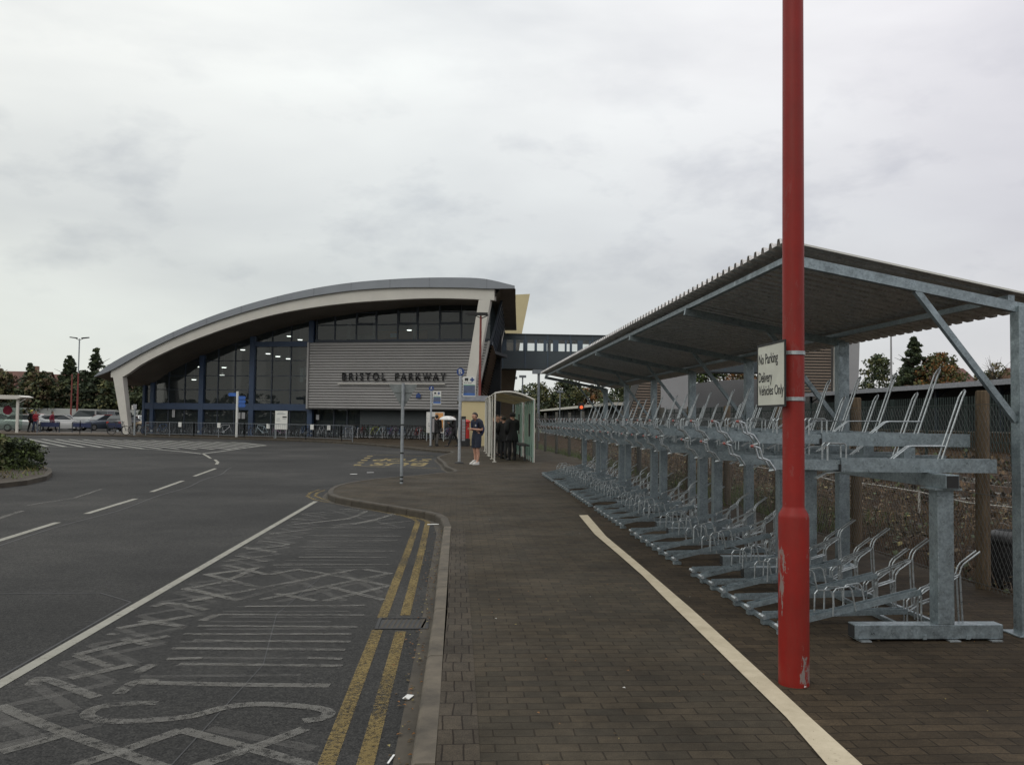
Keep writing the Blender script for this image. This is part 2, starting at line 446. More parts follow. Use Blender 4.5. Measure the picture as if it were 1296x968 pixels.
# one ground sheet to the horizon (with the railway cutting side of it lower down in its own sheets)
sheet('ground', [(-2500,-2500),(2500,-2500),(2500,2500),(-2500,2500)], -.20, M['field_green'])
sheet('road', [(-160,-40),(6,-40),(6,66),(6,71),(-160,71)], ROAD, M['asphalt'])
sheet('car_park', [(-160,77.5),(-24,77.5),(-21,125),(-160,125)], .004, M['asphalt'])
# pavement: a slab from the kerb to the fence
inner = offset(KERB, .105)
m = MB()
poly = inner + [(-120, 78), (-24, 78), (-20, 100), (12, 100), (5.05, 60), (5.05, -8)]
n = len(poly)
from mathutils.geometry import tessellate_polygon
tris = tessellate_polygon([[Vector((x, y, 0)) for x, y in poly]])
m.add([(x, y, 0) for x, y in poly], [tuple(t) for t in tris])
tag(m.build('pavement', M['block_paving']), kind='structure')
sheet('far_pavement', [(-120,68.2),(-60,67.85),(-34,67.6),(-28.4,67.4),(-24.5,66.4),(-23,78),(-120,78)], .004, M['far_paving'])
sheet('station_apron', [(-23.4,67.2),(-19.4,65.3),(-15.2,63.1),(-10.6,59.8),(-7.8,57),(-5.6,53.4),(-3.1,48.4),(-1.4,44.2),(1.5,44.2),(1.6,62),(-22.5,69.5)], .004, M['rack_paving'])
# two header courses beside the kerb, and the browner paving under the racks
sheet('paving_edge', [(-.075,-8),(.125,-8),(.125,12.3),(-.075,12.3)], .004, M['edge_paving'])
rp = [b for a, b in WLINE][::-1]
sheet('rack_paving', [(1.76,-8)] + rp + [(2.2,14.6),(2.3,18),(2.35,26),(3.2,32),(5.0,32),(5.0,-8)], .004, M['rack_paving'])

# kerb stones, each ~0.9 m with a thin joint
m = MB()
kp = dense(KERB[:-1], .9)
for i in range(len(kp)-1):
    a, b = kp[i], kp[i+1]
    if (b-a).length < .02: continue
    t = (b-a).normalized(); nr = Vector((t.y, -t.x)); j = .006 if b.y < 30 else 0
    a2 = a + t*j; b2 = b - t*j; w = .11
    na = nr
    prof = [(0, -.30), (0, -.022), (.008, -.006), (.024, .004), (w, .004), (w, -.30)]
    def off(i_):
        q0 = kp[max(i_-1, 0)]; q1 = kp[min(i_+1, len(kp)-1)]; tt = (q1-q0).normalized(); return Vector((tt.y, -tt.x))
    n0, n1 = off(i), off(i+1)
    m.mi = 1 if b.y > 13.6 else 0
    m.loft([[(a2.x+n0.x*u, a2.y+n0.y*u, v) for u, v in prof], [(b2.x+n1.x*u, b2.y+n1.y*u, v) for u, v in prof]])
tag(m.build('kerb', [M['kerb_stone'], M['kerb_dirty']]), kind='structure')
# grimy gutter along the kerb
g0 = offset(KERB[:30], -.0); g1 = offset(KERB[:30], -.10)
m = MB()
for i in range(29):
    m.add([(g0[i][0],g0[i][1],ROAD+.003),(g0[i+1][0],g0[i+1][1],ROAD+.003),(g1[i+1][0],g1[i+1][1],ROAD+.003),(g1[i][0],g1[i][1],ROAD+.003)], [(0,1,2,3)])
tag(m.build('gutter', M['kerb_dirty']), kind='structure')

Z1 = ROAD + .0035
m = MB()
for i in range(len(WLINE)-1):
    a, b = WLINE[i]; c, d = WLINE[i+1]
    m.add([(*a, .009), (*b, .009), (*d, .009), (*c, .009)], [(0,1,2,3)])
tag(m.build('footway_white_line', M['fresh_white_paint']), kind='structure')

m = MB(); strip(m, [(-2.78,-2),(-2.79,5.5),(-2.78,10),(-2.77,17.4)], .088, Z1)
for d in ([(-5.9,10.6),(-5.97,12.0),(-6.1,13.8)], [(-6.17,15.0),(-6.34,17.7)], [(-6.58,19.3),(-6.94,22.6)], [(-7.16,24.3),(-7.57,27.9)], [(-8.2,30.3),(-8.5,31.6),(-9.1,33.4)], [(-9.5,34.3),(-10.2,36.3),(-10.9,38.2)]):
    strip(m, d, .105, Z1)
tag(m.build('lane_lines', M['white_line_paint']), kind='structure')
m = MB(); strip(m, [(-7.2,14.2),(-7.4,15.4)], .1, Z1); strip(m, [(-7.75,16.3),(-7.54,17.7),(-7.9,20)], .08, Z1); strip(m, [(-9.6,34.8),(-12.5,35.9),(-16.5,35.2)], .1, Z1)
STROKES = [[(-2.58,9.34),(-2.2,9.75)],[(-2.58,9.34),(-1.88,8.64)],[(-2.61,8.6),(-2.33,8.98),(-2.18,9.79)],[(-2.61,8.6),(-1.95,8.08)],[(-2.58,9.96),(-1.97,9.35)],[(-1.76,8.08),(-1.28,8.69),(-0.69,9.45)],[(-1.68,8.37),(-1.26,8.03)],[(-1.73,9.68),(-1.34,9.39),(-0.66,8.75)],[(-1.18,8.03),(-0.66,8.75)],[(-2.36,8.08),(-1.88,8.64),(-1.57,9.04),(-1.09,9.69)],[(-1.0,9.69),(-0.69,9.42)],[(-1.95,9.35),(-1.69,9.71)],[(-1.24,8.69),(-0.65,8.07)],[(-1.83,7.8),(-0.8,7.84)],[(-1.99,7.5),(-0.76,7.47)],[(-2.03,7.1),(-0.77,7.05)],[(-2.06,6.84),(-0.79,6.82)],[(-1.93,6.64),(-0.77,6.59)],[(-2.02,6.42),(-0.78,6.36)],[(-1.96,6.14),(-1.73,6.16)],[(-1.01,6.15),(-0.77,6.12)],[(-1.84,6.03),(-0.75,5.96)],[(-2.05,7.27),(-1.99,7.49)],[(-2.04,9.96),(-0.74,10.01)],[(-1.86,10.5),(-0.83,10.52)],[(-2.01,11.33),(-1.51,11.34)],[(-1.46,10.99),(-0.76,11.0)],[(-1.98,11.82),(-0.79,11.92)],[(-2.09,12.43),(-0.77,12.4)],[(-2.17,13.29),(-0.76,13.34)],[(-2.64,10.18),(-2.26,10.58)],[(-2.6,10.61),(-2.17,10.19)],[(-2.61,11.09),(-2.18,11.52),(-2.63,11.87)],[(-2.69,11.28),(-2.19,10.89)],[(-2.62,12.53),(-2.19,13.03)],[(-2.5,13.68),(-1.72,14.45)],[(-2.62,15.12),(-2.29,15.42)],[(-2.09,15.87),(-1.76,16.11)],[(-2.7,14.4),(-2.4,14.26)],[(-1.88,13.57),(-1.34,14.22),(-1.1,15.3)],[(-2.18,13.98),(-1.74,14.6),(-1.59,15.63)],[(-1.19,13.73),(-0.74,14.18)],[(-1.6,13.71),(-0.99,15.31)],[(-2.58,5.19),(-2.13,4.83),(-1.65,4.48),(-1.37,4.28),(-1.04,4.03)],[(-1.88,4.1),(-1.77,4.32),(-1.64,4.49),(-1.44,4.77)],[(-2.22,4.49),(-2.01,4.73)],[(-2.59,5.57),(-2.58,5.71),(-2.1,5.33)],[(-2.41,5.7),(-2.15,6.01)],[(-2.61,6.26),(-2.41,6.55),(-2.15,6.77)],[(-2.61,6.26),(-2.27,5.97)],[(-2.63,6.85),(-2.55,6.83)],[(-2.44,6.68),(-2.2,6.52)],[(-2.62,7.02),(-2.18,7.46)],[(-2.54,7.27),(-2.15,7.08)],[(-2.62,7.8),(-2.51,7.94),(-2.13,7.67)],[(-2.38,8.01),(-2.22,8.17)],[(-2.6,8.58),(-2.29,8.97)],[(-2.57,8.63),(-2.03,8.12)],[(-2.63,9.34),(-2.35,9.6)],[(-1.71,5.22),(-1.89,5.21),(-2.02,5.14),(-2.02,5.01),(-1.87,4.92),(-1.64,4.93),(-1.45,4.99),(-1.32,5.12)],[(-2.0,5.39),(-1.98,5.63),(-1.85,5.63)],[(-2.05,5.81),(-2.01,6.01)],[(-1.44,4.99),(-1.28,5.14),(-1.1,5.18),(-0.85,5.13),(-0.71,5.05),(-0.72,4.94),(-0.82,4.89)],[(-1.96,5.62),(-1.34,5.56),(-0.77,5.53)],[(-1.44,4.78),(-1.02,4.51),(-0.7,4.29),(-0.41,4.05)],[(-1.32,4.14),(-1.19,4.31),(-0.97,4.55),(-0.79,4.78)]]
for k, s_ in enumerate(STROKES):
    horiz = len(s_) == 2 and abs(s_[0][1]-s_[1][1]) < .15
    P_ = [Vector(p) for p in s_]
    if len(P_) > 2:      # round the bends of the old lettering
        Q = [P_[0]*2-P_[1]] + P_ + [P_[-1]*2-P_[-2]]; P_ = []
        for i in range(1, len(Q)-2):
            for t in (0, .25, .5, .75):
                a, b, c, d = Q[i-1], Q[i], Q[i+1], Q[i+2]
                P_.append(.5*((2*b)+(c-a)*t+(2*a-5*b+4*c-d)*t*t+(3*b-a-3*c+d)*t**3))
        P_.append(Q[-2])
    strip(m, P_, (.055 if horiz else .078), Z1 + .0004*(k % 7))
tag(m.build('worn_bay_markings', M['faded_white_paint']), kind='structure')
m = MB(); rq = random.Random(8)      # fainter remains of older markings between them
for ph in (0, 1):
    zz = [(-2.62 if (i+ph) % 2 else -2.12, 4.2+i*.47+rq.uniform(-.05,.05)) for i in range(24)]
    for a, b in zip(zz, zz[1:]): strip(m, [Vector(a), Vector(b)], .075, Z1-.0012-.0004*ph)
y_ = 5.75
while y_ < 13.6:
    if not 7.95 < y_ < 9.8: strip(m, [Vector((-2.02+rq.uniform(0,.2), y_)), Vector((-.78-rq.uniform(0,.3), y_+rq.uniform(-.03,.03)))], .05, Z1-.0018)
    y_ += rq.uniform(.16,.26)
for a, b in (((-2.0,8.05),(-1.2,9.7)),((-1.6,8.0),(-.75,9.3)),((-1.95,9.6),(-1.0,8.05)),((-1.3,9.7),(-.7,8.4)),((-1.9,13.3),(-1.0,14.6)),((-1.6,14.6),(-.9,13.5)),((-2.3,13.8),(-1.3,15.2)),((-2.5,14.9),(-1.7,15.9)),((-2.3,15.9),(-1.6,14.6)),((-2.6,4.3),(-1.9,4.9)),((-1.3,4.8),(-.7,4.5))):
    strip(m, [Vector(a), Vector(b)], .08, Z1-.0022)
tag(m.build('older_bay_markings', M['ghost_paint']), kind='structure')
m = MB(); strip(m, [(-.605,-2),(-.605,6.95)], .085, Z1); strip(m, [(-.605,7.36),(-.60,11),(-.615,14.05)], .085, Z1)
strip(m, [(-.42,-2),(-.42,6.9)], .085, Z1); strip(m, [(-.42,7.45),(-.43,11),(-.455,14.05)], .085, Z1)
strip(m, [(-.615,14.05),(-.68,14.4),(-.95,15.1),(-1.22,15.55),(-1.87,16.7),(-2.37,17.35),(-2.72,17.9),(-2.98,18.6),(-3.05,19.3),(-3.0,20.1)], .07, Z1)
strip(m, [(-2.5,17.2),(-2.85,17.75),(-3.12,18.5),(-3.2,19.3),(-3.14,20.2)], .07, Z1+.0004)
strip(m, [(-.455,14.05),(-.53,14.35),(-.8,14.85),(-1.15,15.35),(-1.8,16.3)], .07, Z1+.0004)
strip(m, [(-9,57.2),(-5.6,53.0),(-4.2,50.6)], .35, Z1)
tag(m.build('double_yellow_lines', M['yellow_line_paint']), kind='structure')

m = MB(); tp = [(-5.62,4),(-5.66,8),(-5.78,11.8),(-5.86,15),(-6.05,18),(-6.3,21),(-6.7,25),(-7.2,28.5)]
strip(m, [(x+.05*math.sin(y*1.3), y) for x, y in dense(tp, .6)], .022, ROAD+.0022)
strip(m, [(-2.86,5),(-2.88,8),(-3.3,8.4),(-4.6,8.35),(-5.55,8.5)], .018, ROAD+.0026)
strip(m, [(x, y) for x, y in dense([(-1.35,4),(-1.28,6),(-1.5,7.5),(-1.4,9.2)], .3)], .008, ROAD+.0029)
tag(m.build('tar_seams', M['tar']), kind='structure')

# far bus bay box and its upside-down lettering
m = MB()
a, b = Vector((-3.45,30.2)), Vector((-3.78,38.9))
for i in range(5):
    strip(m, [a+(b-a)*(i/5), a+(b-a)*(i/5+.09)], .24, Z1)
strip(m, [(-3.3,29.95),(-2.43,29.6)], .09, Z1); strip(m, [(-1.6,29.35),(-.62,29.0)], .09, Z1)
strip(m, [(-3.7,38.9),(-.95,38.2)], .09, Z1)
tag(m.build('bus_bay_box', M['yellow_bright_paint']), kind='structure')
o = text('road_lettering', 'BUS', 1.95, 2.1, M['yellow_bright_paint'], None, frame((-1.05,32.4,Z1),(-1,.05,0),(-.05,-1,0)), ext=0, offset=.02); tag(o, kind='structure')
o = text('road_lettering', 'STOP', 2.2, 2.2, M['yellow_bright_paint'], None, frame((-1.0,35.6,Z1),(-1,.05,0),(-.05,-1,0)), ext=0, offset=.02); tag(o, kind='structure')

# cross-hatched area on the far side of the road
HP = [(-34,44.6),(-26,45.6),(-20.65,45.2),(-16.8,44.3),(-14.3,42.6),(-12.4,40.4),(-11.0,38.3),(-10.95,41),(-11.0,45),(-10.8,50),(-13.4,55),(-19.2,57.6),(-27,57.8),(-34,57.6)]
m = MB(); strip(m, HP[:7], .16, Z1); strip(m, HP[6:], .14, Z1)
def inside(x, y):
    c = False; n = len(HP)
    for i in range(n):
        (x0, y0), (x1, y1) = HP[i], HP[(i+1) % n]
        if (y0 > y) != (y1 > y) and x < (x1-x0)*(y-y0)/(y1-y0)+x0: c = not c
    return c
for k in range(-50, 60):
    # slanted bars
    p = Vector((-34+k*.85, 43.5)); d = Vector((-.62, 1)); run = []
    for t in range(0, 75):
        q = p + d*(t*.2)
        if inside(q.x, q.y): run.append(q)
    if len(run) > 3: strip(m, [run[0], run[-1]], .2, Z1+.0015)
tag(m.build('hatched_area', M['hatch_paint']), kind='structure')

# loose bits: leaves in the gutter, specks of litter
m = MB()
for i in range(260):
    y = random.uniform(4, 13); x = -.20 - abs(random.gauss(0, .09)); a = random.random()*6.3; s_ = random.uniform(.008, .018); z = ROAD+.010+random.random()*.008
    m.mi = random.choice((0, 0, 1, 2))
    c, s2 = math.cos(a)*s_, math.sin(a)*s_
    m.add([(x-c, y-s2, z), (x+s2*.6, y-c*.6, z+.005), (x+c, y+s2, z), (x-s2*.6, y+c*.6, z+.006)], [(0,1,2,3)])
for i in range(170):
    y = random.uniform(3.9, 14); x = random.uniform(.1, 4.8); a = random.random()*6.3; s_ = random.uniform(.005, .012); z = .012+random.random()*.004
    m.mi = random.choice((0, 1, 1, 2)) if random.random() > .12 else 3
    c, s2 = math.cos(a)*s_, math.sin(a)*s_
    m.add([(x-c, y-s2, z), (x+s2*.6, y-c*.6, z+.003), (x+c, y+s2, z), (x-s2*.6, y+c*.6, z+.004)], [(0,1,2,3)])
tag(m.build('leaf_litter', [M['leaf_brown'], M['leaf_autumn'], M['leaf_yellow'], M['litter_white']]), kind='stuff')
for (x, y, z, a, l, w, lab) in ((-.27,5.27,ROAD+.01,1.2,.035,.022,'small scrap of white paper in the gutter against the kerb'),(-.30,4.33,ROAD+.008,1.35,.05,.005,'thin white stick lying in the gutter nearest the camera'),
                          (-.36,13.7,ROAD+.01,.1,.09,.03,'white scrap of paper in the gutter where the kerb turns'),(-3.0,25.6,ROAD+.01,.1,.10,.06,'white scrap of paper on the asphalt beyond the kerb nose'),(-2.6,26.4,ROAD+.01,.3,.10,.05,'pale scrap of paper on the asphalt nearer the bus bay')):
    m = MB(); m.bar((x-l*math.cos(a), y-l*math.sin(a), z), (x+l*math.cos(a), y+l*math.sin(a), z+.003), w*2, .004)
    tag(m.build('paper_scrap', M['litter_white']), lab, 'litter')

# drain grate
r = empty('drain_grate', (-.42, 7.16, ROAD)); tag(r, 'black iron drain grate in the gutter cutting the double yellow lines', 'drain grate')
m = MB(); m.box(-.21,.21,-.19,-.165,-.02,.008); m.box(-.21,.21,.165,.19,-.02,.008); m.box(-.21,-.185,-.165,.165,-.02,.008); m.box(.185,.21,-.165,.165,-.02,.008); m.build('frame', M['black_cap'], r)
m = MB()
for i in range(9): m.bar((-.165+i*.04,-.165,-.004), (-.135+i*.04,.165,-.004), .016, .014)
m.build('grating', M['kerb_dirty'], r)
m = MB(); m.box(-.185,.185,-.165,.165,.0005,.0012); m.build('pit_shade', M['black_cap'], r)  # flat black plate painting in the darkness below the bars

# ------------------------------------------------------------------ two-tier cycle racks
def make_rack():
    r = empty('two_tier_cycle_rack')
    for y in (.06, 2.44):
        m = MB(); m.box(-.67,.42, y-.055,y+.055, .018,.118); m.build('foot', M['galvanised_steel'], r, bevel=.004)
        ft_ = kids(r)[-1]
        m = MB(); m.box(-.674,-.655, y-.048,y+.048, .025,.111); m.build('end_cap', M['black_cap'], ft_); m = MB(); m.box(.405,.424, y-.048,y+.048,.025,.111); m.build('end_cap', M['black_cap'], ft_)
        for x in (-.6, .05, .36): m = MB(); m.box(x-.04,x+.04, y-.085,y+.085, .003,.012); m.build('fixing_plate', M['galvanised_tube'], r)
        m = MB()
        m.box(-.06,.06, y-.06,y+.06, .118,1.075); m.build('column', M['galvanised_steel'], r, bevel=.005)
        m = MB(); m.box(-.10,.10, y-.10,y+.10, 1.075,1.088); m.build('head_plate', M['galvanised_steel'], r)
    m = MB(); m.box(-.05,.05,-.09,2.60,1.088,1.188); m.build('top_beam', M['galvanised_steel'], r, bevel=.004)
    bm_ = kids(r)[-1]
    m = MB(); m.box(-.042,.042,2.6002,2.606,1.096,1.18); m.build('end_cap', M['black_cap'], bm_); m = MB(); m.box(-.042,.042,-.096,-.0902,1.096,1.18); m.build('end_cap', M['black_cap'], bm_)
    m = MB()
    for x in (-.16, .16): m.bar((x,.0,.03),(x,2.5,.03),.03,.03)
    m.bar((-1.1,.15,.02),(-1.1,2.6,.02),.03,.03); m.build('base_bar', M['galvanised_steel'], r)
    for i in range(8):
        y = .2+.335*i; up = .18 if i % 2 else 0.0; z = 1.19+up
        # upper tray: outer sheath channel + inner sliding channel
        m = MB()
        t = .006; w = .052
        m.box(-.70,.48, y-w,y-w+t, z,z+.10); m.box(-.70,.48, y+w-t,y+w, z,z+.10); m.box(-.70,.48, y-w+t,y+w-t, z,z+t)
        m.box(-.70,.48, y-w+t,y-w+t+.014, z+.094,z+.10); m.box(-.70,.48, y+w-t-.014,y+w-t, z+.094,z+.10)
        w2 = .041
        m.box(-1.20,.42, y-w2,y-w2+t, z+.012,z+.086); m.box(-1.20,.42, y+w2-t,y+w2, z+.012,z+.086); m.box(-1.20,.42, y-w2+t,y+w2-t, z+.012,z+.02)
        if up: m.box(-.045,.045, y-.04,y+.04, 1.189,z)
        tr = m.build('upper_tray', M['galvanised_steel'], r)
        m = MB(); m.box(-.715,-.7005, y-.055,y+.055, z+.004,z+.055); m.build('end_cap', M['black_cap'], tr)
        m = MB(); m.bar((-.70,y,z-.002),(-.80,y,z-.012),.06,.006); m.bar((-.80,y,z-.012),(-.87,y,z-.052),.055,.006); m.build('release_tongue', M['galvanised_tube'], tr)
        # pull handle: loop bent up off the end of the tray
        m = MB(); m.mi = 0
        for sgn in (-1, 1):
            m.tube([(-1.19,y+sgn*.045,z+.01),(-1.235,y+sgn*.045,z+.075),(-1.285,y+sgn*.045,z+.095),(-1.305,y+sgn*.045,z+.165),(-1.34,y+sgn*.045,z+.178)], .0085, 5)
        m.tube([(-1.19,y-.045,z+.01),(-1.215,y,z+.0),(-1.19,y+.045,z+.01)], .0085, 5)
        m.tube([(-1.34,y-.046,z+.178),(-1.34,y+.046,z+.178)], .0085, 5)
        m.mi = 1; m.tube([(-1.34,y-.03,z+.178),(-1.34,y+.03,z+.178)], .011, 6)
        m.build('pull_handle', [M['galvanised_tube'], M['red_grip']], tr)
        # wheel hoops and the tall fork
        m = MB()
        for sgn in (-1, 1):
            yy = y+sgn*.045
            m.tube([(-.80,yy,z+.08),(-.80,yy,z+.19),(-.785,yy,z+.205),(-.675,yy,z+.205),(-.66,yy,z+.19),(-.66,yy,z+.08)], .007, 5)
        m.build('wheel_hoop', M['galvanised_tube'], tr); m = MB()
        for sgn in (-1, 1):
            yy = y+sgn*.045
            m.tube([(-.31,yy*.4+y*.6,z+.085),(-.18,yy*.4+y*.6,z+.185),(-.15,yy*.4+y*.6,z+.192),(.10,yy*.4+y*.6,z+.195)], .006, 5)
        m.build('wheel_guide', M['galvanised_tube'], tr)
        m = MB(); pts = []
        for t_ in [(.07,-1,.085),(.24,-1,.56),(.262,-.7,.60),(.268,0,.612),(.262,.7,.60),(.24,1,.56),(.07,1,.085)]:
            pts.append((t_[0], y+t_[1]*.026, z+t_[2]))
        m.tube(pts, .007, 5); m.build('upright_fork', M['galvanised_tube'], tr)
        # lower rail
        hi = (i % 2 == 0); z1 = .30 if hi else .085; x1 = -.09 if hi else -.02
        m = MB()
        a = Vector((-1.14,y,.055)); b = Vector((x1,y,z1)); d = (b-a); nz = Vector((-d.z,0,d.x)).normalized()
        m.bar(a, b, .068, .006)
        for sgn in (-1, 1): m.bar(a+nz*.018+Vector((0,sgn*.033,0)), b+nz*.018+Vector((0,sgn*.033,0)), .006, .04)
        m.box(-1.155,-1.075, y-.03,y+.03, .003,.03)
        lr = m.build('lower_rail', M['galvanised_steel'], r)
        m = MB(); m.tube([(-1.15,y-.048,.062),(-1.15,y+.048,.062)], .017, 8); m.build('rounded_nose', M['galvanised_tube'], lr)
        f = lambda x: .055+(z1-.055)*(x+1.14)/(x1+1.14)
        m = MB()
        for sgn, xo, hh in ((-1,0,.20),(1,.11,.21)):
            yy = y+sgn*.04
            m.tube([(-.76+xo,yy,f(-.76+xo)),(-.755+xo,yy,f(-.76)+hh-.025),(-.735+xo,yy,f(-.76)+hh),(-.64+xo,yy,f(-.7)+hh),(-.62+xo,yy,f(-.7)+hh-.025),(-.59+xo,yy,f(-.6+xo))], .0065, 5)
        m.build('wheel_hoop', M['galvanised_tube'], lr)
        dz = 0 if hi else -.13; m = MB()
        for sgn in (-1, 1):
            yy = y+sgn*.024
            m.tube([(x1,yy,.02),(x1,yy,.31+dz),(x1+.02,yy,.335+dz),(.20,yy,.44+dz),(.215,yy,.49+dz),(.235,yy,.52+dz),(.36,yy,.61+dz)], .0068, 5)
            m.tube([(.205,yy,.45+dz),(.225,yy,.03)], .0068, 5)
            m.tube([(x1+.005,yy,.23+dz),(.06,yy,.275+dz),(.065,yy,.32+dz),(.09,yy,.36+dz),(.19,yy,.43+dz)], .0068, 5)
            m.tube([(.06,yy,.28+dz),(.065,yy,.03)], .0068, 5)
        m.build('wheel_cradle', M['galvanised_tube'], lr)
    return r
rack = make_rack()
RL = ['nearest galvanised two-tier cycle rack, beside the red lamp post', 'second galvanised two-tier cycle rack from the near end of the shelter',
      'third galvanised two-tier cycle rack from the near end, mid shelter', 'fourth galvanised two-tier cycle rack from the near end of the row',
      'fifth two-tier cycle rack, last but one towards the station', 'farthest two-tier cycle rack, at the station end of the shelter']
racks = []
for i in range(6):
    o = rack if i == 0 else copy_tree(rack)
    o.location = (3.5, 6.05+3.07*i, 0.004)
    tag(o, RL[i], 'cycle rack', 'two-tier cycle racks under the long shelter')

# ------------------------------------------------------------------ cycle shelter
sh = empty('cycle_shelter', (4.22, 6.25, 0)); tag(sh, 'long open cycle shelter with corrugated mono-pitch roof on galvanised posts', 'cycle shelter')
PB = 3.07
slope = (2.74-2.40)/1.84   # rises towards the front (-x)
def rz(x): return 2.42 + (-x)*slope
for i in range(7):
    y = PB*i
    m = MB(); m.box(-.06,.06, y-.055,y+.055, 0,2.44); m.box(-.12,.12,y-.11,y+.11,0.004,.018)
    m.build('post', M['galvanised_steel'], sh, bevel=.006)
    m = MB(); m.bar((0.02,y,rz(0)+.0),(-1.76,y,rz(-1.76)),.055,.075); m.build('rafter', M['galvanised_steel'], sh)
    m = MB(); m.bar((-.06,y,1.58),(-.82,y,rz(-.82)-.03),.045,.045); m.build('brace', M['galvanised_steel'], sh)
for x in (-1.71, -.10):
    m = MB(); m.bar((x,-.03,rz(x)+.06),(x,PB*6+.14,rz(x)+.06),.05,.045); m.build('purlin', M['galvanised_steel'], sh)
# corrugated sheet: trapezoidal ribs running down the slope
m = MB(); P0 = .17; prof = []
y = -.055
while y < PB*6+.30:
    prof += [(y, 0), (y+.095, 0), (y+.112, .044), (y+.153, .044)]
    y += P0
xa, xb = -1.84, .32
za, zb = rz(xa)+.115, rz(xb)+.10
n = len(prof)
vs = [(xa, p, za+q) for p, q in prof]+[(xb, p, zb+q) for p, q in prof]+[(xa, p, za+q+.004) for p, q in prof]+[(xb, p, zb+q+.004) for p, q in prof]
fs = []
for i in range(n-1):
    fs += [(i, i+1, n+i+1, n+i), (2*n+i, 3*n+i, 3*n+i+1, 2*n+i+1), (i, 2*n+i, 2*n+i+1, i+1), (n+i, n+i+1, 3*n+i+1, 3*n+i)]
fs += [(0, n, 3*n, 2*n), (n-1, 3*n-1, 4*n-1, 2*n-1)]
m.add(vs, fs); m.build('roof_sheet', M['roof_galvanised'], sh)
m = MB()
m.bar((xa,-.061,za+.006),(xb,-.061,zb+.006),.010,.014); m.build('edge_flashing', M['sign_white'], sh)

# ------------------------------------------------------------------ red lamp post + notice
lp = empty('lamp_post', (2.01, 5.10, 0.004)); tag(lp, 'thick red painted steel lamp post with chipped base beside white footway line', 'lamp post')
m = MB(); m.lathe([(.089,0),(.089,.98),(.086,1.0),(.0655,1.035),(.0635,1.05),(.0635,2.6),(.056,8.0)], seg=28); m.build('pole', M['red_paint'], lp, smooth=True)
m = MB(); m.tube([(0,0,7.95),(-.25,0,8.1),(-.6,0,8.12)],.03,8); m.box(-1.1,-.55,-.13,.13,8.06,8.18); m.build('lantern', M['railing_grey'], lp)
ns = empty('notice_plate', (1.925, 5.10, 1.84)); tag(ns, 'cream no parking notice with black lettering clamped to red lamp post', 'sign')
m = MB(); m.box(-.010,-.006,-.11,.35,-.19,.19); m.build('plate', M['sign_cream'], ns)
m = MB()
for a in ((-.0125,-.004,-.118,-.105,-.198,.198),(-.0125,-.004,.345,.358,-.198,.198),(-.0125,-.004,-.105,.345,.185,.198),(-.0125,-.004,-.105,.345,-.198,-.185)): m.box(*a)
m.build('plate_rim', M['black_cap'], ns)
for s_, z, w in (('No Parking', .052, .33), ('Delivery', -.062, .235), ('Vehicles Only', -.142, .425)):
    text('lettering', s_, w, .084 if s_ != 'Vehicles Only' else .080, M['letter_black'], ns, frame((-.0105,.33,z),(0,-1,0),(0,0,1)), ext=.0008, offset=.012)
for z in (.125, -.15):
    m = MB(); m.lathe([(.0645,z-.011),(.069,z-.011),(.069,z+.011),(.0645,z+.011)], cx=.085, seg=24); m.box(-.006,.03,-.012,.012,z-.011,z+.011); m.build('clamp', M['galvanised_tube'], ns)
# ------------------------------------------------------------------ fence, railway side
fp = [(5.0, 5.4 - 2.6*1)] + [(5.0, 5.4+2.62*i) for i in range(11)]
fp += [(4.95, 34.2), (4.75, 36.8), (4.5, 39.4), (4.25, 42.0), (4.1, 44.6), (4.0, 47.2), (3.95, 49.8)]
fe = empty('chain_link_fence', (5, 8, 0)); tag(fe, 'chain-link fence on rough timber posts behind the cycle racks', 'fence')
for i, (x, y) in enumerate(fp):
    m = MB(); jx = random.uniform(-.015, .015); h = 1.86+random.uniform(-.04, .03)
    m.tube([(x-5, y-8, -.1), (x-5+jx*.4, y-8, .9), (x-5+jx, y-8, h-.012), (x-5+jx, y-8, h)], [.068,.065,.062,.052], 12); m.build('post', M['fence_timber'] if y < 20 else M['grey_timber'], fe, smooth=True)
m = MB()
def wires(a, b, step, h, r):
    a, b = Vector(a), Vector(b); L = (b-a).length; t = (b-a)/L; k = -h
    def seg(s0, z0, s1, z1):
        if s0 < 0: z0 += (z1-z0)*(0-s0)/(s1-s0); s0 = 0
        if s1 > L: z1 = z0+(z1-z0)*(L-s0)/(s1-s0); s1 = L
        if s1 - s0 < .01: return
        p = Vector((a.x+t.x*s0-5-.075, a.y+t.y*s0-8, z0)); q = Vector((a.x+t.x*s1-5-.075, a.y+t.y*s1-8, z1))
        d = (q-p).normalized(); u = Vector((1,0,0))*r; w = d.cross(Vector((1,0,0))).normalized()*r
        m.add([p+u, p-u*.5+w, p-u*.5-w, q+u, q-u*.5+w, q-u*.5-w], [(0,1,4,3),(1,2,5,4),(2,0,3,5)])
    while k < L:
        seg(k, .02, k+h*.62, h); seg(k, h, k+h*.62, .02); k += step
wires((5,3.5), (5,16), .062, 1.72, .0017)
wires((5,16), (5,31.6), .10, 1.72, .0022)
for z in (.06, .9, 1.74): m.bar((-.075,-4.5,z),(-.075,23.6,z),.005,.005)
m.build('wire_mesh', M['wire'], fe)
m = MB(); wires((5,31.6),(4.75,36.8),.2,1.72,.003); wires((4.75,36.8),(4.1,44.6),.2,1.72,.003); m.build('wire_mesh', M['wire'], fe)

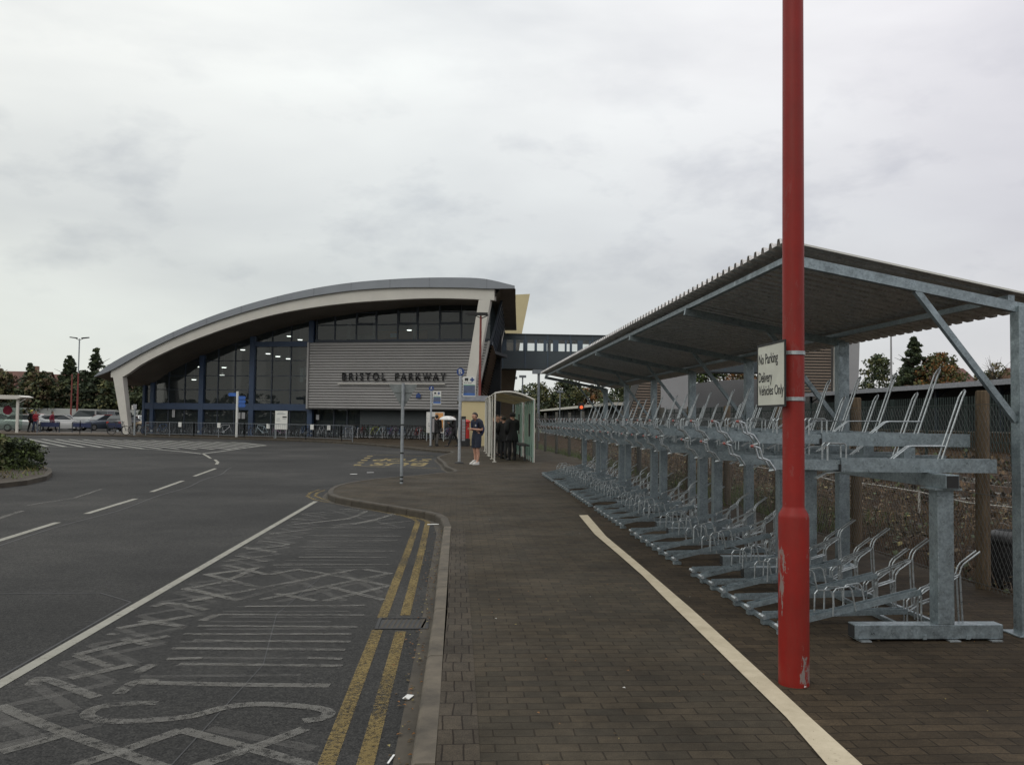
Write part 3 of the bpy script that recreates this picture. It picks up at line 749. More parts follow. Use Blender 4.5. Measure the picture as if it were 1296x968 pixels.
# railway land: rough brown ground sheet with tracks
m = MB(); nx, ny = 44, 70; vs = []; 
def rail_z(x, y):
    h = .02+.05*math.sin(x*2.1+y*.7)+.05*math.sin(y*1.3-x)
    if x < 5.5: h *= (x-5.06)/.45
    if x > 6: h += -.02*(x-6)
    if 5.6 < x < 9: h += .10*math.sin((x-5.6)/3.4*math.pi)+.05*math.sin(y*2.2+x*3)
    return max(h, -.14) if x < 10 else -.1
for j in range(ny+1):
    for i in range(nx+1):
        x = 5.06+(i/nx)**1.6*60; y = -8+j/ny*110
        vs.append((x, y, rail_z(x, y)))
fs = [(j*(nx+1)+i, j*(nx+1)+i+1, (j+1)*(nx+1)+i+1, (j+1)*(nx+1)+i) for j in range(ny) for i in range(nx)]
m.add(vs, fs); tag(m.build('trackside_ground', M['brown_ground'], smooth=True), kind='structure')
for k, x in enumerate((11.6, 15.6)):
    t = empty('railway_track', (x, 40, -.1)); tag(t, ('nearer' if k == 0 else 'farther')+' rusty railway track running behind the chain-link fence', 'railway track', 'railway tracks beside the platform')
    m = MB()
    for sx in (-.72, .72): m.box(sx-.035,sx+.035,-45,60,.12,.26)
    m.build('rails', M['steel_rail'], t)
    m = MB()
    for j in range(150): m.box(-1.25,1.25,-45+j*.7,-44.75+j*.7,.0,.12)
    o = m.build('sleepers', M['concrete_grey'], t)
for z, x, lab in ((.42, 7.6, 'pale lineside cable sagging behind the chain-link fence'), (.30, 8.3, 'lower brown lineside cable behind the chain-link fence')):
    m = MB(); pts = [(x+.05*math.sin(j*1.7), 2+j*1.5, z+.03*math.sin(j*2.4)) for j in range(30)]
    m.tube(pts, .009, 5)
    for j in range(0, 30, 4): m.tube([(pts[j][0], pts[j][1], -.2), pts[j]], .02, 5)
    tag(m.build('lineside_cable', M['cable'] if z > .4 else M['steel_rail']), lab, 'cable')
# brambles and dead stems behind the fence
m = MB()
for i in range(5200):
    x = 5.15+random.random()**1.3*5.5; y = random.uniform(3, 34); h = random.uniform(.08, .5)*(.55+.45*math.sin(y*.8+x)**2); a = random.random()*6.3
    z = rail_z(x, y); dx, dy = math.cos(a), math.sin(a); m.mi = random.choice((0,0,0,1,1,2))
    l = random.uniform(.05, .35); w = random.uniform(.003, .006)
    p = [(x, y, z-.02), (x+dx*l*.4, y+dy*l*.4, z+h*.8), (x+dx*l, y+dy*l, z+h*random.uniform(.4,1.1))]
    m.tube(p, w, 3, False)
for i in range(9000):
    x = 5.12+random.random()**1.3*6; y = random.uniform(3, 40); z = rail_z(x, y)+random.random()**3*.3; s_ = random.uniform(.015, .045); a = random.random()*6.3
    m.mi = random.choice((1,2,2,1,3,3,1,2,2,3,1,4)); c, s2 = math.cos(a)*s_, math.sin(a)*s_; t_ = random.uniform(-.02,.03)
    m.add([(x-c,y-s2,z),(x+s2,y-c,z+t_),(x+c,y+s2,z+.01),(x-s2,y+c,z-t_)], [(0,1,2,3)])
for i in range(16000):      # scrub on the far bank between the tracks and the palisade
    x = random.choice((random.uniform(12.9, 14.2), random.uniform(17, 19), random.uniform(9, 10.2), random.uniform(17, 19))); y = random.uniform(6, 75); h = random.uniform(.15, .8); s_ = random.uniform(.03, .09)
    z = -.1+random.random()*h; a = random.random()*6.3; m.mi = random.choice((0,1,1,2,2,3)); c, s2 = math.cos(a)*s_, math.sin(a)*s_
    m.add([(x-c,y-s2,z),(x+s2*.4,y-c*.4,z+s_),(x+c,y+s2,z+.02),(x-s2*.3,y+c*.3,z-s_*.6)], [(0,1,2,3)])
tag(m.build('undergrowth', [M['dry_stem'], M['bark'], M['leaf_brown'], M['leaf_mid'], M['leaf_yellow']]), kind='stuff')
m = MB()
for i in range(5200):
    if i % 3: x = random.gauss(5.2, .13); y = random.uniform(12, 60)
    else: x = random.gauss(5.9, .5); y = random.uniform(11.5, 24)
    if y > 31: x -= (y-31)*.055
    h = random.uniform(.08, .34); a = random.random()*6.3
    m.add([(x-.008*math.cos(a),y-.008*math.sin(a),-.01),(x+.008*math.cos(a),y+.008*math.sin(a),-.01),(x+random.gauss(0,.06),y+random.gauss(0,.06),h)], [(0,1,2)])
tag(m.build('verge_grass', M['grass_blade']), kind='stuff')
# litter bin behind fence
b = empty('litter_bin', (5.36, 8.16, -.0)); tag(b, 'black plastic litter bin standing behind the chain-link fence at right edge', 'litter bin')
m = MB(); m.lathe([(.16,0),(.165,.02),(.205,.42),(.20,.42),(.155,.05),(.0,.05)], seg=20); m.build('body', M['bin_black'], b, smooth=True)
m = MB(); m.lathe([(.215,.41),(.222,.43),(.222,.47),(.20,.50),(.12,.53),(.11,.50)], seg=20); m.build('rim', M['bin_black'], b, smooth=True)

# far platform: palisade fence, platform, canopy
pf = empty('palisade_fence', (19, 40, .2)); tag(pf, 'dark green steel palisade fence in front of the platform', 'fence')
m = MB()
for j in range(560): 
    y = -36+j*.16
    if y < 55: m.prism([(-.028, .35), (.028, .35), (.028, 2.35), (0, 2.45), (-.028, 2.35)], y, y+.01, 'y') if False else m.box(-.006,.006,y-.03,y+.03,.4,2.4)
m.build('pales', M['green_steel'], pf)
m = MB(); m.box(.01,.05,-36,55,.7,.75); m.box(.01,.05,-36,55,2.0,2.05)
for j in range(33): m.box(.01,.08,-36+j*2.75,-35.9+j*2.75,-.4,2.4)
m.build('frame', M['green_steel'], pf)
def platform(name, x, y0, y1, zp, zc, w, lab):
    pe = empty('platform', (x, 0, 0)); tag(pe, 'raised concrete platform '+lab+' with pale edge line', 'platform')
    m = MB(); m.box(0, w, y0-10, y1+10, -.2, zp); m.build('deck', M['brown_ground'], pe)
    m = MB(); m.box(.0, .35, y0-10, y1+10, zp+.003, zp+.02); m.build('edge_line', M['concrete_pale'], pe)
    ce = empty('platform_canopy', (x, 0, zp)); tag(ce, 'long flat platform canopy '+lab+' with pale fascia', 'canopy')
    m = MB(); m.box(.3, w-.3, y0, y1, zc-zp-.10, zc-zp); m.build('roof', M['louvre_dark'], ce)
    m = MB(); m.box(.28, .34, y0, y1, zc-zp-.28, zc-zp+.04); m.box(.28, w-.3, y0-.06, y0, zc-zp-.28, zc-zp+.04); m.build('fascia', M['coping_grey'] if zc > 3.5 else M['white_steel'], ce)
    m = MB(); m.box(w*.45, w-.6, y0, y1, .02, zc-zp-.10)
    m.build('shaded_back_wall', M['interior_dark'], ce)  # near-black colour stands in for the deep shade under the canopy
    yy = y0+2
    while yy < y1:
        m = MB(); m.box(1.3, 1.5, yy-.1, yy+.1, .02, zc-zp-.1); m.bar((1.4,yy,zc-zp-.8),(2.4,yy,zc-zp-.12),.08,.08); m.build('post', M['dark_blue_steel'], ce); yy += 7
platform('far', 31, 20, 79, 1.1, 4.15, 7, 'on the right beyond the tracks')
platform('near', 15.5, 88, 190, .9, 3.35, 6, 'leading away beyond the footbridge')
m = MB(); m.box(23.5, 37, 96, 104, 0, 5.4); m.prism([(23.5,5.4),(37,5.4),(37,6.6),(30,6.2)], 96, 104, 'y')
tag(m.build('retaining_building', M['panel_grey']), 'plain pale grey flat-sided building between the two lift towers', 'building')

# signal lamp
s = empty('railway_signal', (10.55, 74, 0)); tag(s, 'small railway signal showing red light beyond the racks', 'signal')
m = MB(); m.tube([(0,0,0),(0,0,2.9)],.06,8); m.build('post', M['pole_grey'], s)
m = MB(); m.box(-.25,.25,-.1,.1,2.35,3.0); m.build('head', M['black_cap'], s)
m = MB(); m.tube([(0,-.13,2.62),(0,-.101,2.62)],.15,12); m.build('lamp', M['signal_red'], s)

# ------------------------------------------------------------------ station building
AO = Vector((-25.5, 68.9)); AR = R(15.6)
st = empty('station_building', (AO.x, AO.y, 0), -AR); tag(st, 'large railway station building with sweeping curved grey roof and louvred name wall', 'building')
def w2l(X, Y, Z):
    d = Vector((X, Y))-AO; return (d.x*math.cos(AR)-d.y*math.sin(AR), d.x*math.sin(AR)+d.y*math.cos(AR), Z)
TOP = [(-2.8,4.46),(-1.43,5.41),(1.24,6.7),(3.94,7.84),(6.71,8.86),(9.58,9.73),(12.5,10.42),(15.41,10.96),(18.35,11.32),(21.33,11.50),(24.31,11.56),(27.3,11.48),(28.6,11.34),(30.55,10.85)]
MID = [(-2.8,4.42),(-1.41,4.90),(1.30,6.25),(3.96,7.41),(6.75,8.41),(9.62,9.25),(12.52,9.93),(15.43,10.42),(18.36,10.76),(21.33,10.90),(24.31,10.88),(27.3,10.78),(28.6,10.70),(30.55,10.68)]
BOT = [(-1.47,4.40),(-.45,4.42),(1.28,5.45),(3.98,6.66),(6.67,7.62),(9.7,8.53),(12.58,9.18),(15.48,9.62),(18.4,9.90),(21.36,10.05),(24.32,10.12),(27.0,10.03),(29.05,9.90)]
def ev(C, s_):
    if s_ <= C[0][0]: return C[0][1]
    for i in range(len(C)-1):
        if s_ <= C[i+1][0]:
            # catmull-rom
            p0 = C[max(i-1,0)]; p1 = C[i]; p2 = C[i+1]; p3 = C[min(i+2,len(C)-1)]
            t = (s_-p1[0])/(p2[0]-p1[0]); m1 = (p2[1]-p0[1])/(p2[0]-p0[0])*(p2[0]-p1[0]); m2 = (p3[1]-p1[1])/(p3[0]-p1[0])*(p2[0]-p1[0])
            return (2*t**3-3*t*t+1)*p1[1]+(t**3-2*t*t+t)*m1+(-2*t**3+3*t*t)*p2[1]+(t**3-t*t)*m2
    return C[-1][1]
S0, S1, D = -2.8, 30.55, 28.0
def plan(s_, k):   # right verge leans left as it goes back
    f = (s_-S0)/(S1-S0); return (s_ - .205*max(k,0)*f, k)
ss = [S0+(S1-S0)*i/60 for i in range(61)]
m = MB()
front = [(s_, -.30, ev(TOP, s_)) for s_ in ss]; back = [(*plan(s_, D), ev(TOP, s_)) for s_ in ss]
m.loft([front, back], cap=False, closed=False); m.build('roof', M['roof_top_grey'], st, smooth=True)
m = MB(); m.loft([[(s_, -.305, ev(TOP, s_)+.02) for s_ in ss], [(s_, -.305, ev(MID, s_)) for s_ in ss], [(s_, .1, ev(MID, s_)) for s_ in ss]], cap=False, closed=False)
rf = [o for o in kids(st) if o.name.startswith('roof')][0]
# right verge face
m.add([(S1,-.305,ev(TOP,S1)+.02),(S1,-.305,ev(MID,S1)),(*plan(S1,D),ev(MID,S1)),(*plan(S1,D),ev(TOP,S1)+.02)], [(0,1,2,3)])
m.add([(S0,-.305,ev(TOP,S0)+.02),(S0,-.305,ev(MID,S0)),(S0,D,ev(MID,S0)),(S0,D,ev(TOP,S0)+.02)], [(0,1,2,3)])
m.build('roof_edge', M['roof_edge_grey'], rf, smooth=True)
m = MB()
for s_ in (-1.42,1.26,3.95,6.73,9.6,12.53,15.42,18.35,21.33,24.31,28.52): m.add([(s_-.035,-.309,ev(TOP,s_)+.02),(s_+.035,-.309,ev(TOP,s_)+.02),(s_+.035,-.309,ev(MID,s_)),(s_-.035,-.309,ev(MID,s_))], [(0,1,2,3)])
m.build('panel_joint', M['roof_top_grey'], rf)
# white curved edge beam
bs = [-1.47+(29.05+1.47)*i/60 for i in range(61)]
m = MB(); m.loft([[(s_, -.12, ev(MID, s_)-.002), (s_, .45, ev(MID, s_)-.002), (s_, .45, max(ev(BOT, s_), 0)), (s_, -.12, ev(BOT, s_))] for s_ in bs]); m.build('edge_beam', M['white_steel'], st, smooth=True)
# soffit
def soff(s_, k):
    a = ev(MID, s_) if s_ < -1.47 or s_ > 29.05 else ev(BOT, s_)+.03
    b = ev(BOT, min(max(s_, -1.0), 29.0)) - .45*min(1, max(0, (26-s_)/14)) + (.3 if s_ > 28 else 0)
    c = ev(MID, s_) if s_ > 24 else b
    if k < 3.4: return a+(b-a)*max(k, 0)/3.4
    return b+(c-b)*(k-3.4)/(D-3.4)
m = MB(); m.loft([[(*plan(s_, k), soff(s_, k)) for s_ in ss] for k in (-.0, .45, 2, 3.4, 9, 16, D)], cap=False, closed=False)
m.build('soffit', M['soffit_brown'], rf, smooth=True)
# leaning white columns
def column(a, b, w0, w1, t0=.45, t1=.55):
    m = MB(); ax, ay, az = a; bx, by, bz = b
    r0 = [(ax-w0/2,ay-t0/2,az),(ax+w0/2,ay-t0/2,az),(ax+w0/2,ay+t0/2,az),(ax-w0/2,ay+t0/2,az)]
    r1 = [(bx-w1/2,by-t1/2,bz),(bx+w1/2,by-t1/2,bz),(bx+w1/2,by+t1/2,bz),(bx-w1/2,by+t1/2,bz)]
    m.loft([r0, r1]); m.build('leaning_column', M['white_steel'], st)
column((.0,.15,0), (-.85,.15,4.42), .52, .84)
column((26.7,.15,.0), (28.35,.15,9.95), .62, .86)
column(w2l(2.45, 84.0, 0), w2l(4.15, 84.0, 10.35), .42, .46)
m = MB(); m.box(.42,.62,-.1,.12,1.9,2.25); m.build('junction_box', M['white_steel'], kids(st)[0])
# glazed bays. plane k = 3.5
K = 3.5
def cut(s_): return soff(s_, K)+.05
def pane(mb, s0, s1, z0, z1=None, y=K):
    n = max(1, int((s1-s0)/.8)); xs = [s0+(s1-s0)*i/n for i in range(n+1)]
    for a, b in zip(xs, xs[1:]):
        za = cut(a) if z1 is None else min(z1, cut(a)); zb = cut(b) if z1 is None else min(z1, cut(b))
        if za > z0+.03 or zb > z0+.03: mb.add([(a,y,z0),(b,y,z0),(b,y,max(zb,z0)),(a,y,max(za,z0))], [(0,1,2,3)])
bays = [(-.9, 4.0, (0.0,1.22,2.66)), (4.4, 8.4, (5.59,7.07)), (8.8, 13.4, (10.25,11.85))]
for bi, (s0, s1, mul) in enumerate(bays):
    for z0, z1, nm in ((0.0, 2.0, 'low'), (2.5, None, 'high')):
        m = MB(); pane(m, s0, s1, z0, z1); g = m.build('window', M['facade_glass'], st)
        m = MB()
        for s_ in mul:
            zt = cut(s_) if z1 is None else z1
            if zt > z0: m.box(s_-.04,s_+.04,K-.06,K+.04,z0,zt)
        if z1 is None:
            for zz in (3.59, 4.71, 5.91, 7.2):
                xs = [s_ for s_ in [s0+(s1-s0)*i/60 for i in range(61)] if cut(s_) > zz]
                if xs: m.box(xs[0], s1, K-.05,K+.03, zz-.03,zz+.03)
        else: m.box(s0, s1, K-.05,K+.03, 1.94,2.0)
        m.build('window_frame', M['dark_blue_steel'], g)
m = MB(); pane(m, 13.9, 27.9, 7.5, None); g = m.build('window', M['facade_glass'], st)
m = MB()
for s_ in (13.99,15.5,17.26,18.91,20.63,22.25,23.97,25.68,27.17): m.box(s_-.05,s_+.05,K-.06,K+.05,7.5,cut(s_))
m.box(13.9,27.9,K-.05,K+.04,8.62,8.70); m.box(13.9,27.9,K-.12,K+.05,7.32,7.52)
for a in ((17.3,18.9),(20.7,22.2),(24.0,25.6)): m.box(a[0],a[1],K-.09,K-.061,8.72,8.80); m.box(a[0],a[1],K-.09,K-.061,9.55,9.63); m.box(a[0],a[0]+.08,K-.09,K-.061,8.8,9.55); m.box(a[1]-.08,a[1],K-.09,K-.061,8.8,9.55)
m.build('window_frame', M['dark_blue_steel'], g)
m = MB(); pane(m, 13.9, 17.6, .0, 2.15, K+.3); g = m.build('window', M['facade_glass'], st)
m = MB(); m.box(15.4,15.5,K+.2,K+.35,0,2.15); m.box(16.5,16.6,K+.2,K+.35,0,2.15); m.build('window_frame', M['dark_blue_steel'], g)
m = MB()
for s0, s1 in ((-1.05,-.85),(-.35,-.05),(4.0,4.4),(8.4,8.8),(13.4,13.8)):
    m.box(s0, s1, K-.22, K+.15, 0, cut((s0+s1)/2) )
m.box(-.9,13.5,K-.20,K+.12,2.0,2.5); m.box(8.8,13.5,K-.18,K+.12,7.0,7.4)
m.build('blue_frame', M['blue_steel'], st)
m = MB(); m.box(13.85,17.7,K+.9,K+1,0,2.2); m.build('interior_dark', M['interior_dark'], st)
# grey ground-floor wall
m = MB(); m.box(17.65,27.0,K+.1,K+.5,0,2.2); m.build('ground_floor_wall', M['wall_dark_grey'], st)
m = MB(); m.box(25.6,26.8,K+.04,K+.098,0,2.1); m.build('doorway', M['interior_dark'], st)
# louvred name wall, right end leaning with the column
m = MB()
def le(z): return 26.85+(z-2.2)*.215
m.mi = 0
nl = 24
for i in range(nl):
    z = 2.22+i*(5.05/nl); h = 5.05/nl
    # blade: short vertical lip, then sloping back up under the next one, leaving a shadow gap
    m.loft([[(x_,2.96,z+h*.02),(x_,2.96,z+h*.34),(x_,3.04,z+h*.80),(x_,3.05,z+h*.76),(x_,2.98,z+h*.02)] for x_ in (13.62, le(z+h*.3))])
    m.mi = 0
m.build('louvre_wall', [M['louvre_grey']], st)
m = MB(); m.add([(13.6,3.06,2.2),(le(2.2),3.06,2.2),(le(7.27),3.06,7.27),(13.6,3.06,7.27)], [(0,1,2,3)]); m.box(13.6,27,3.06,3.6,2.14,2.2); m.build('louvre_backing', M['louvre_back'], st)
m = MB(); m.box(13.48,13.62,2.86,3.1,2.16,7.3); m.build('louvre_trim', M['louvre_grey'], st); m = MB(); m.bar((le(2.2)+.05,2.98,2.16),(le(7.3)+.05,2.98,7.3),.16,.26); m.build('louvre_trim', M['louvre_grey'], st)
m = MB(); m.box(13.48,le(2.16),2.86,3.1,2.10,2.16); m.build('drip_edge', M['black_cap'], st)
def letters(word, s0, s1):
    text('lettering', word, s1-s0, .60, M['letter_black'], st, frame((s0,2.86,4.35),(1,0,0),(0,0,1)), ext=.05, offset=.032)
letters('B R I S T O L', 16.45, 19.95); letters('P A R K W A Y', 20.72, 24.72)
m = MB(); m.box(16.1,24.65,2.78,2.9,4.06,4.13); m.build('sign_light_bar', M['white_steel'], st)
# side wall
f0, f1 = 2.9, 27.0
def sp(s_, z, k): return (s_-.0*(9.9-z)-.213*(k-2.9), k, z)
m = MB(); m.add([sp(28.3,10.6,3.6), sp(28.3,10.6,27), sp(27.5,7.3,27), sp(27.5,7.3,3.6)], [(0,1,2,3)]); m.build('sky_blocking_panel', M['interior_dark'], st)  # dark plane added inside the side windows to block the sky beyond
m = MB(); m.add([sp(28.9,10.2,f0), sp(28.9,10.9,f1), sp(28.1,7.25,f1), sp(28.1,7.25,f0)], [(0,1,2,3)]); g = m.build('window', M['facade_glass'], st)
m = MB()
for k in range(9):
    kk = f0+k*3; p = sp(28.93,10.4,kk); q = sp(28.13,7.2,kk); m = MB(); m.bar(p, q, .15, .12); m.build('mullion', M['dark_blue_steel'], g)
m = MB(); m.bar(sp(28.12,7.2,f0), sp(28.12,7.2,f1), .2,.35); m.build('window_sill', M['dark_blue_steel'], g)
m = MB()
for i in range(30):
    z = 7.1-i*.237; a = 28.28-(7.1-z)*.213
    m.add([sp(a-.12,z,f0),sp(a-.12,z,f1),sp(a+.03,z-.17,f1),sp(a+.03,z-.17,f0),sp(a-.17,z-.2,f1),sp(a-.17,z-.2,f0)],[(0,1,2,3),(3,2,4,5)])
m.build('side_louvres', M['louvre_brown'], st)
m = MB(); m.add([sp(27.9,7.2,f0),sp(27.9,7.2,f1),sp(26.3,0,f1),sp(26.3,0,f0)],[(0,1,2,3)]); m.build('side_wall', M['louvre_dark'], st)
# interior: back wall, floor, lamps
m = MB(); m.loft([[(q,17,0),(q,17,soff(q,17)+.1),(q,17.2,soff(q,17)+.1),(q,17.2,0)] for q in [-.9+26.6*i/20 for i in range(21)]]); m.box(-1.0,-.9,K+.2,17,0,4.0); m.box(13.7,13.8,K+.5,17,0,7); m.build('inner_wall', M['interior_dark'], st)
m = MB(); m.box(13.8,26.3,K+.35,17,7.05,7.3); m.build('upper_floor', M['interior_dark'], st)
m = MB(); m.box(16.9,21.2,9,9.2,8.0,8.75); m.build('shop_front', M['interior_warm_lit'], st)  # wall piece whose orange colour stands in for warm interior light
m = MB(); m.box(14.2,16.5,9,9.2,7.5,8.4); m.box(21.0,21.25,6,6.2,7.4,9.5); m.box(17.6,17.85,6,6.2,7.4,9.5); m.box(15,15.3,7,7.2,7.4,9.2); m.box(20.0,20.5,K+.12,K+.14,7.7,8.0); m.build('pale_fitting', M['interior_pale'], st)
for (s_, z) in ((-.1,4.62),(2.29,5.6),(1.85,4.52),(4.6,5.54),(4.44,4.89),(6.26,7.0),(8.55,6.67),(9.43,6.44),(10.36,6.25),(10.39,8.1),(11.36,7.8),(20.7,8.5)):
    y = K+2.5; m = MB(); m.mi = 0; m.lathe([(.06,z+.2),(.12,z+.14),(.26,z)], s_, y, 12); m.tube([(s_,y,z+.2),(s_,y,z+1.2)],.015,4)
    p = m.build('pendant_lamp', M['louvre_grey'], st)
    m = MB(); m.lathe([(.02,z-.06),(.17,z-.05),(.20,z+.0),(.02,z+.05)], s_, y, 12); m.build('bulb', M['lamp_glow'], p)
m = MB(); m.box(11.9,12.2,K+1.5,K+1.55,4.3,5.4); m.box(12.3,12.6,K+1.5,K+1.55,4.5,5.5); m.build('bright_doorway', M['interior_pale'], st)
for z, s_, w in ((3.0,'Welcome to',.7),(2.86-.12,'Bristol Parkway',1.25),(2.54,'station',.5)):
    text('window_lettering', s_, w, .14, M['interior_pale'], st, frame((9.5-w/2+.1,K-.07,z),(1,0,0),(0,0,1)), ext=0)
# notices stuck in low windows
for (s_, z, w, h) in ((1.6,1.35,.25,.8),(7.3,1.3,.35,.5),(7.75,1.3,.3,.5),(14.1,1.3,.25,.4)):
    m = MB(); m.box(s_,s_+w,K-.08,K-.07,z,z+h); m.build('window_notice', M['panel_grey'], st)
m = MB(); m.prism([(18.4+3.3*0+4.0,3.05),(22.75,3.05),(22.75,3.3),(22.58,3.42),(22.4,3.3)],2.84,2.88,'y'); m.build('stop_marker', M['sign_blue'], st)

# poster on wall
po = empty('poster_board', (-1.5, 58.6, 0), -AR); tag(po, 'wall poster board, white left half and orange picture right half', 'poster board')
m = MB(); m.box(-.62,.62,-.04,.04,.55,1.95); m.build('board', M['white_cloth'], po)
m = MB(); m.box(.0,.56,-.048,-.042,.62,1.9); m.build('picture', M['poster_orange'], po)
m = MB(); m.box(-.5,-.1,-.047,-.042,1.0,1.05); m.box(-.5,-.2,-.047,-.042,1.15,1.2); m.box(-.62,-.56,-.03,.03,0,.55); m.box(.56,.62,-.03,.03,0,.55); m.build('frame', M['pole_grey'], po)

# cream annex
an = empty('cream_annex', (.86, 49.2, 0)); tag(an, 'low cream rendered building block with grey coping beside the bus shelter', 'building')
m = MB(); m.box(-.64,.72,.02,10,0,2.53); m.build('wall', M['cream_wall'], an)
m = MB(); m.box(-.90,.82,-.05,10.1,2.53,2.84); m.build('coping', M['coping_grey'], an)

# footbridge
fb = empty('footbridge', (4.4, 88, 6.65)); tag(fb, 'enclosed dark blue-grey footbridge with small square windows crossing above the tracks', 'footbridge')
m = MB(); m.box(0,36,0,3.2,0,.12); m.box(0,36,0,.12,.12,1.85); m.box(0,36,3.08,3.2,.12,1.9); m.box(0,36,0,.12,2.98,3.5); m.box(0,36,3.08,3.2,2.9,3.5); m.box(-.1,36,-.1,3.3,3.5,3.58)
m.build('shell', M['bridge_dark'], fb)
wx = [(.44,1.14),(1.4,2.14),(2.58,3.3),(3.56,4.22),(4.55,5.19)]
x = 5.75
while x < 35: wx += [(x, x+.65), (x+.85, x+1.25), (x+1.4,x+1.95)]; x += 2.5
m = MB(); last = 0.0
for a, b in wx: m.box(last, a, -.02, .10, 1.85, 2.98); last = b
m.box(last,36,-.02,.1,1.85,2.98)
for q in range(8): m.box(q*5.0,q*5.0+.3,3.1,3.2,1.9,2.9)
xx = 0
while xx < 36: m.box(xx,xx+.1,-.05,-.021,.0,3.5); xx += 2.3
m.build('window_frame', M['bridge_frame'], fb)
for a, b in wx:
    m = MB(); m.box(a,b,.04,.05,1.85,2.98); m.build('window', M['white_sky_pane'], fb)
# cream core tower at the bridge's end
co = empty('lift_core', (4.4, 92, 0)); tag(co, 'tapering cream lift core behind the station roof, brown below the footbridge', 'tower')
m = MB(); m.prism([(0,10.2),(2.2,10.2),(3.1,14.9),(1.0,14.75),(-.6,14.6)],0,5,'y'); m.build('upper_wall', M['cream_wall'], co)
m = MB(); m.prism([(0,0),(1.0,0),(2.2,10.2),(0,10.2)],.5,5,'y'); m.build('lower_wall', M['brown_wall'], co)
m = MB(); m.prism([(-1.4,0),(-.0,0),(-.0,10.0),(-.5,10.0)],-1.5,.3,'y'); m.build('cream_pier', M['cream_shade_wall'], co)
# stair towers
def louv_poly(name, poly, y, mat, par, step):
    m = MB(); zs = [p[1] for p in poly]; z = min(zs)
    def xr(z_):
        xs = []
        for (x0,z0),(x1,z1) in zip(poly, poly[1:]+poly[:1]):
            if (z0 > z_) != (z1 > z_): xs.append(x0+(x1-x0)*(z_-z0)/(z1-z0))
        return (min(xs), max(xs)) if len(xs) > 1 else None
    while z < max(zs)-step:
        a = xr(z+step*.5)
        if a: m.bar((a[0],y,z+step*.5),(a[1],y,z+step*.5),.1,step*.55)
        z += step
    return m.build(name, mat, par)
tw = empty('stair_tower', (16.7, 84, 0)); tag(tw, 'nearer slope-sided stair tower with louvred face and grey panel, below the footbridge', 'tower', 'stair towers of the footbridge')
m = MB(); m.prism([(-.2,0),(6.3,0),(6.3,9.8),(2.8,9.8),(.0,2.5)],.1,4,'y'); m.build('wall', M['louvre_dark'], tw)
louv_poly('louvres', [(-.2,.2),(3.1,.2),(3.1,9.8),(2.7,9.8),(.1,2.5)], .04, M['louvre_brown'], tw, .27)
m = MB(); m.prism([(3.1,0),(6.35,0),(6.35,9.85),(3.1,9.85)],-.06,.09,'y'); m.build('panel', M['panel_grey'], tw)
tw = empty('stair_tower', (33.4, 86, 0)); tag(tw, 'farther slope-sided stair tower with brown louvres and grey end panel, at the bridge end', 'tower', 'stair towers of the footbridge')
m = MB(); m.prism([(0,0),(7.0,0),(7.45,12.8),(0,12.8)],.1,5,'y'); m.build('wall', M['louvre_dark'], tw)
louv_poly('louvres', [(0,4.6),(4.4,4.6),(4.4,12.6),(0,12.6)], .04, M['louvre_brown'], tw, .3)
m = MB(); m.prism([(4.5,0),(5.0,0),(5.3,12.8),(4.8,12.8)],-.1,.09,'y'); m.build('corner_trim', M['concrete_pale'], tw)
m = MB(); m.prism([(5.05,0),(7.05,0),(7.5,12.85),(5.35,12.85)],-.06,.09,'y'); m.build('panel', M['panel_grey'], tw)

# ------------------------------------------------------------------ bus shelters
def bus_shelter(loc, L, lab):
    e = empty('bus_shelter', loc); tag(e, lab, 'bus shelter', 'glass bus shelters by the station')
    W = 1.42; H0, H1 = 2.47, 2.24
    arc = [(W*t, H0+(H1-H0)*t*t+.10*math.sin(math.pi*t)*(1-.2*t)) for t in [i/8 for i in range(9)]]
    nb = 3
    for j in range(nb):
        y = L*j/(nb-1)
        m = MB(); m.tube([(0,y,0),(0,y,H0)],.03,8); m.tube([(W,y,0),(W,y,H1)],.03,8); m.tube([(u,y,v) for u, v in arc],.032,8); m.box(-.07,.07,y-.07,y+.07,0,.02)
        m.build('frame', M['white_steel'], e)
    m = MB(); m.tube([(0,0,H0),(0,L,H0)],.028,8); m.tube([(W,0,H1),(W,L,H1)],.028,8); m.build('roof_rail', M['white_steel'], e)
    m = MB(); m.loft([[(u,.03,v+.01) for u, v in arc], [(u,L-.03,v+.01) for u, v in arc]], cap=False, closed=False); m.build('roof_pane', M['roof_glass'], e)
    m = MB()
    for j in range(6):
        y = L*(j+.5)/6; m.bar((.1,y,H0+.02),(W-.08,y,H1+.0),.04,.03)
    m.build('roof_rib', M['cream_shade_wall'], e)
    n = 5
    for j in range(n):
        y0 = L*j/n+.05; y1 = L*(j+1)/n-.05
        m = MB(); m.box(W-.012,W-.004,y0,y1,.15,H1-.12); m.build('glass_panel', M['green_glass'], e)
        m = MB(); m.box(W-.06,W-.02,y0-.09,y0-.03,.0,H1); m.build('panel_post', M['green_glass'], e)
        if j % 2 == 0 :
            m = MB(); m.box(.0,.008,y0,y1-.0,.15,H0-.2); m.build('glass_panel', M['clear_glass'], e)
    m = MB(); m.box(W-.45,W-.1,.8,L-.8,.55,.6); m.bar((W-.25,1.0,.0),(W-.25,1.0,.55),.05,.05); m.bar((W-.25,L-1,.0),(W-.25,L-1,.55),.05,.05); m.build('perch_seat', M['charcoal_cloth'], e)
    m = MB(); m.box(W-.05,W-.03,1.4,1.95,.9,1.75); m.build('notice_case', M['charcoal_cloth'], e)
    return e
bus_shelter((1.33, 31.2, 0), 4.6, 'nearer glass bus shelter with white arched frame and people waiting inside')
bus_shelter((1.30, 36.4, 0), 4.6, 'farther glass bus shelter just behind the nearer arched one')

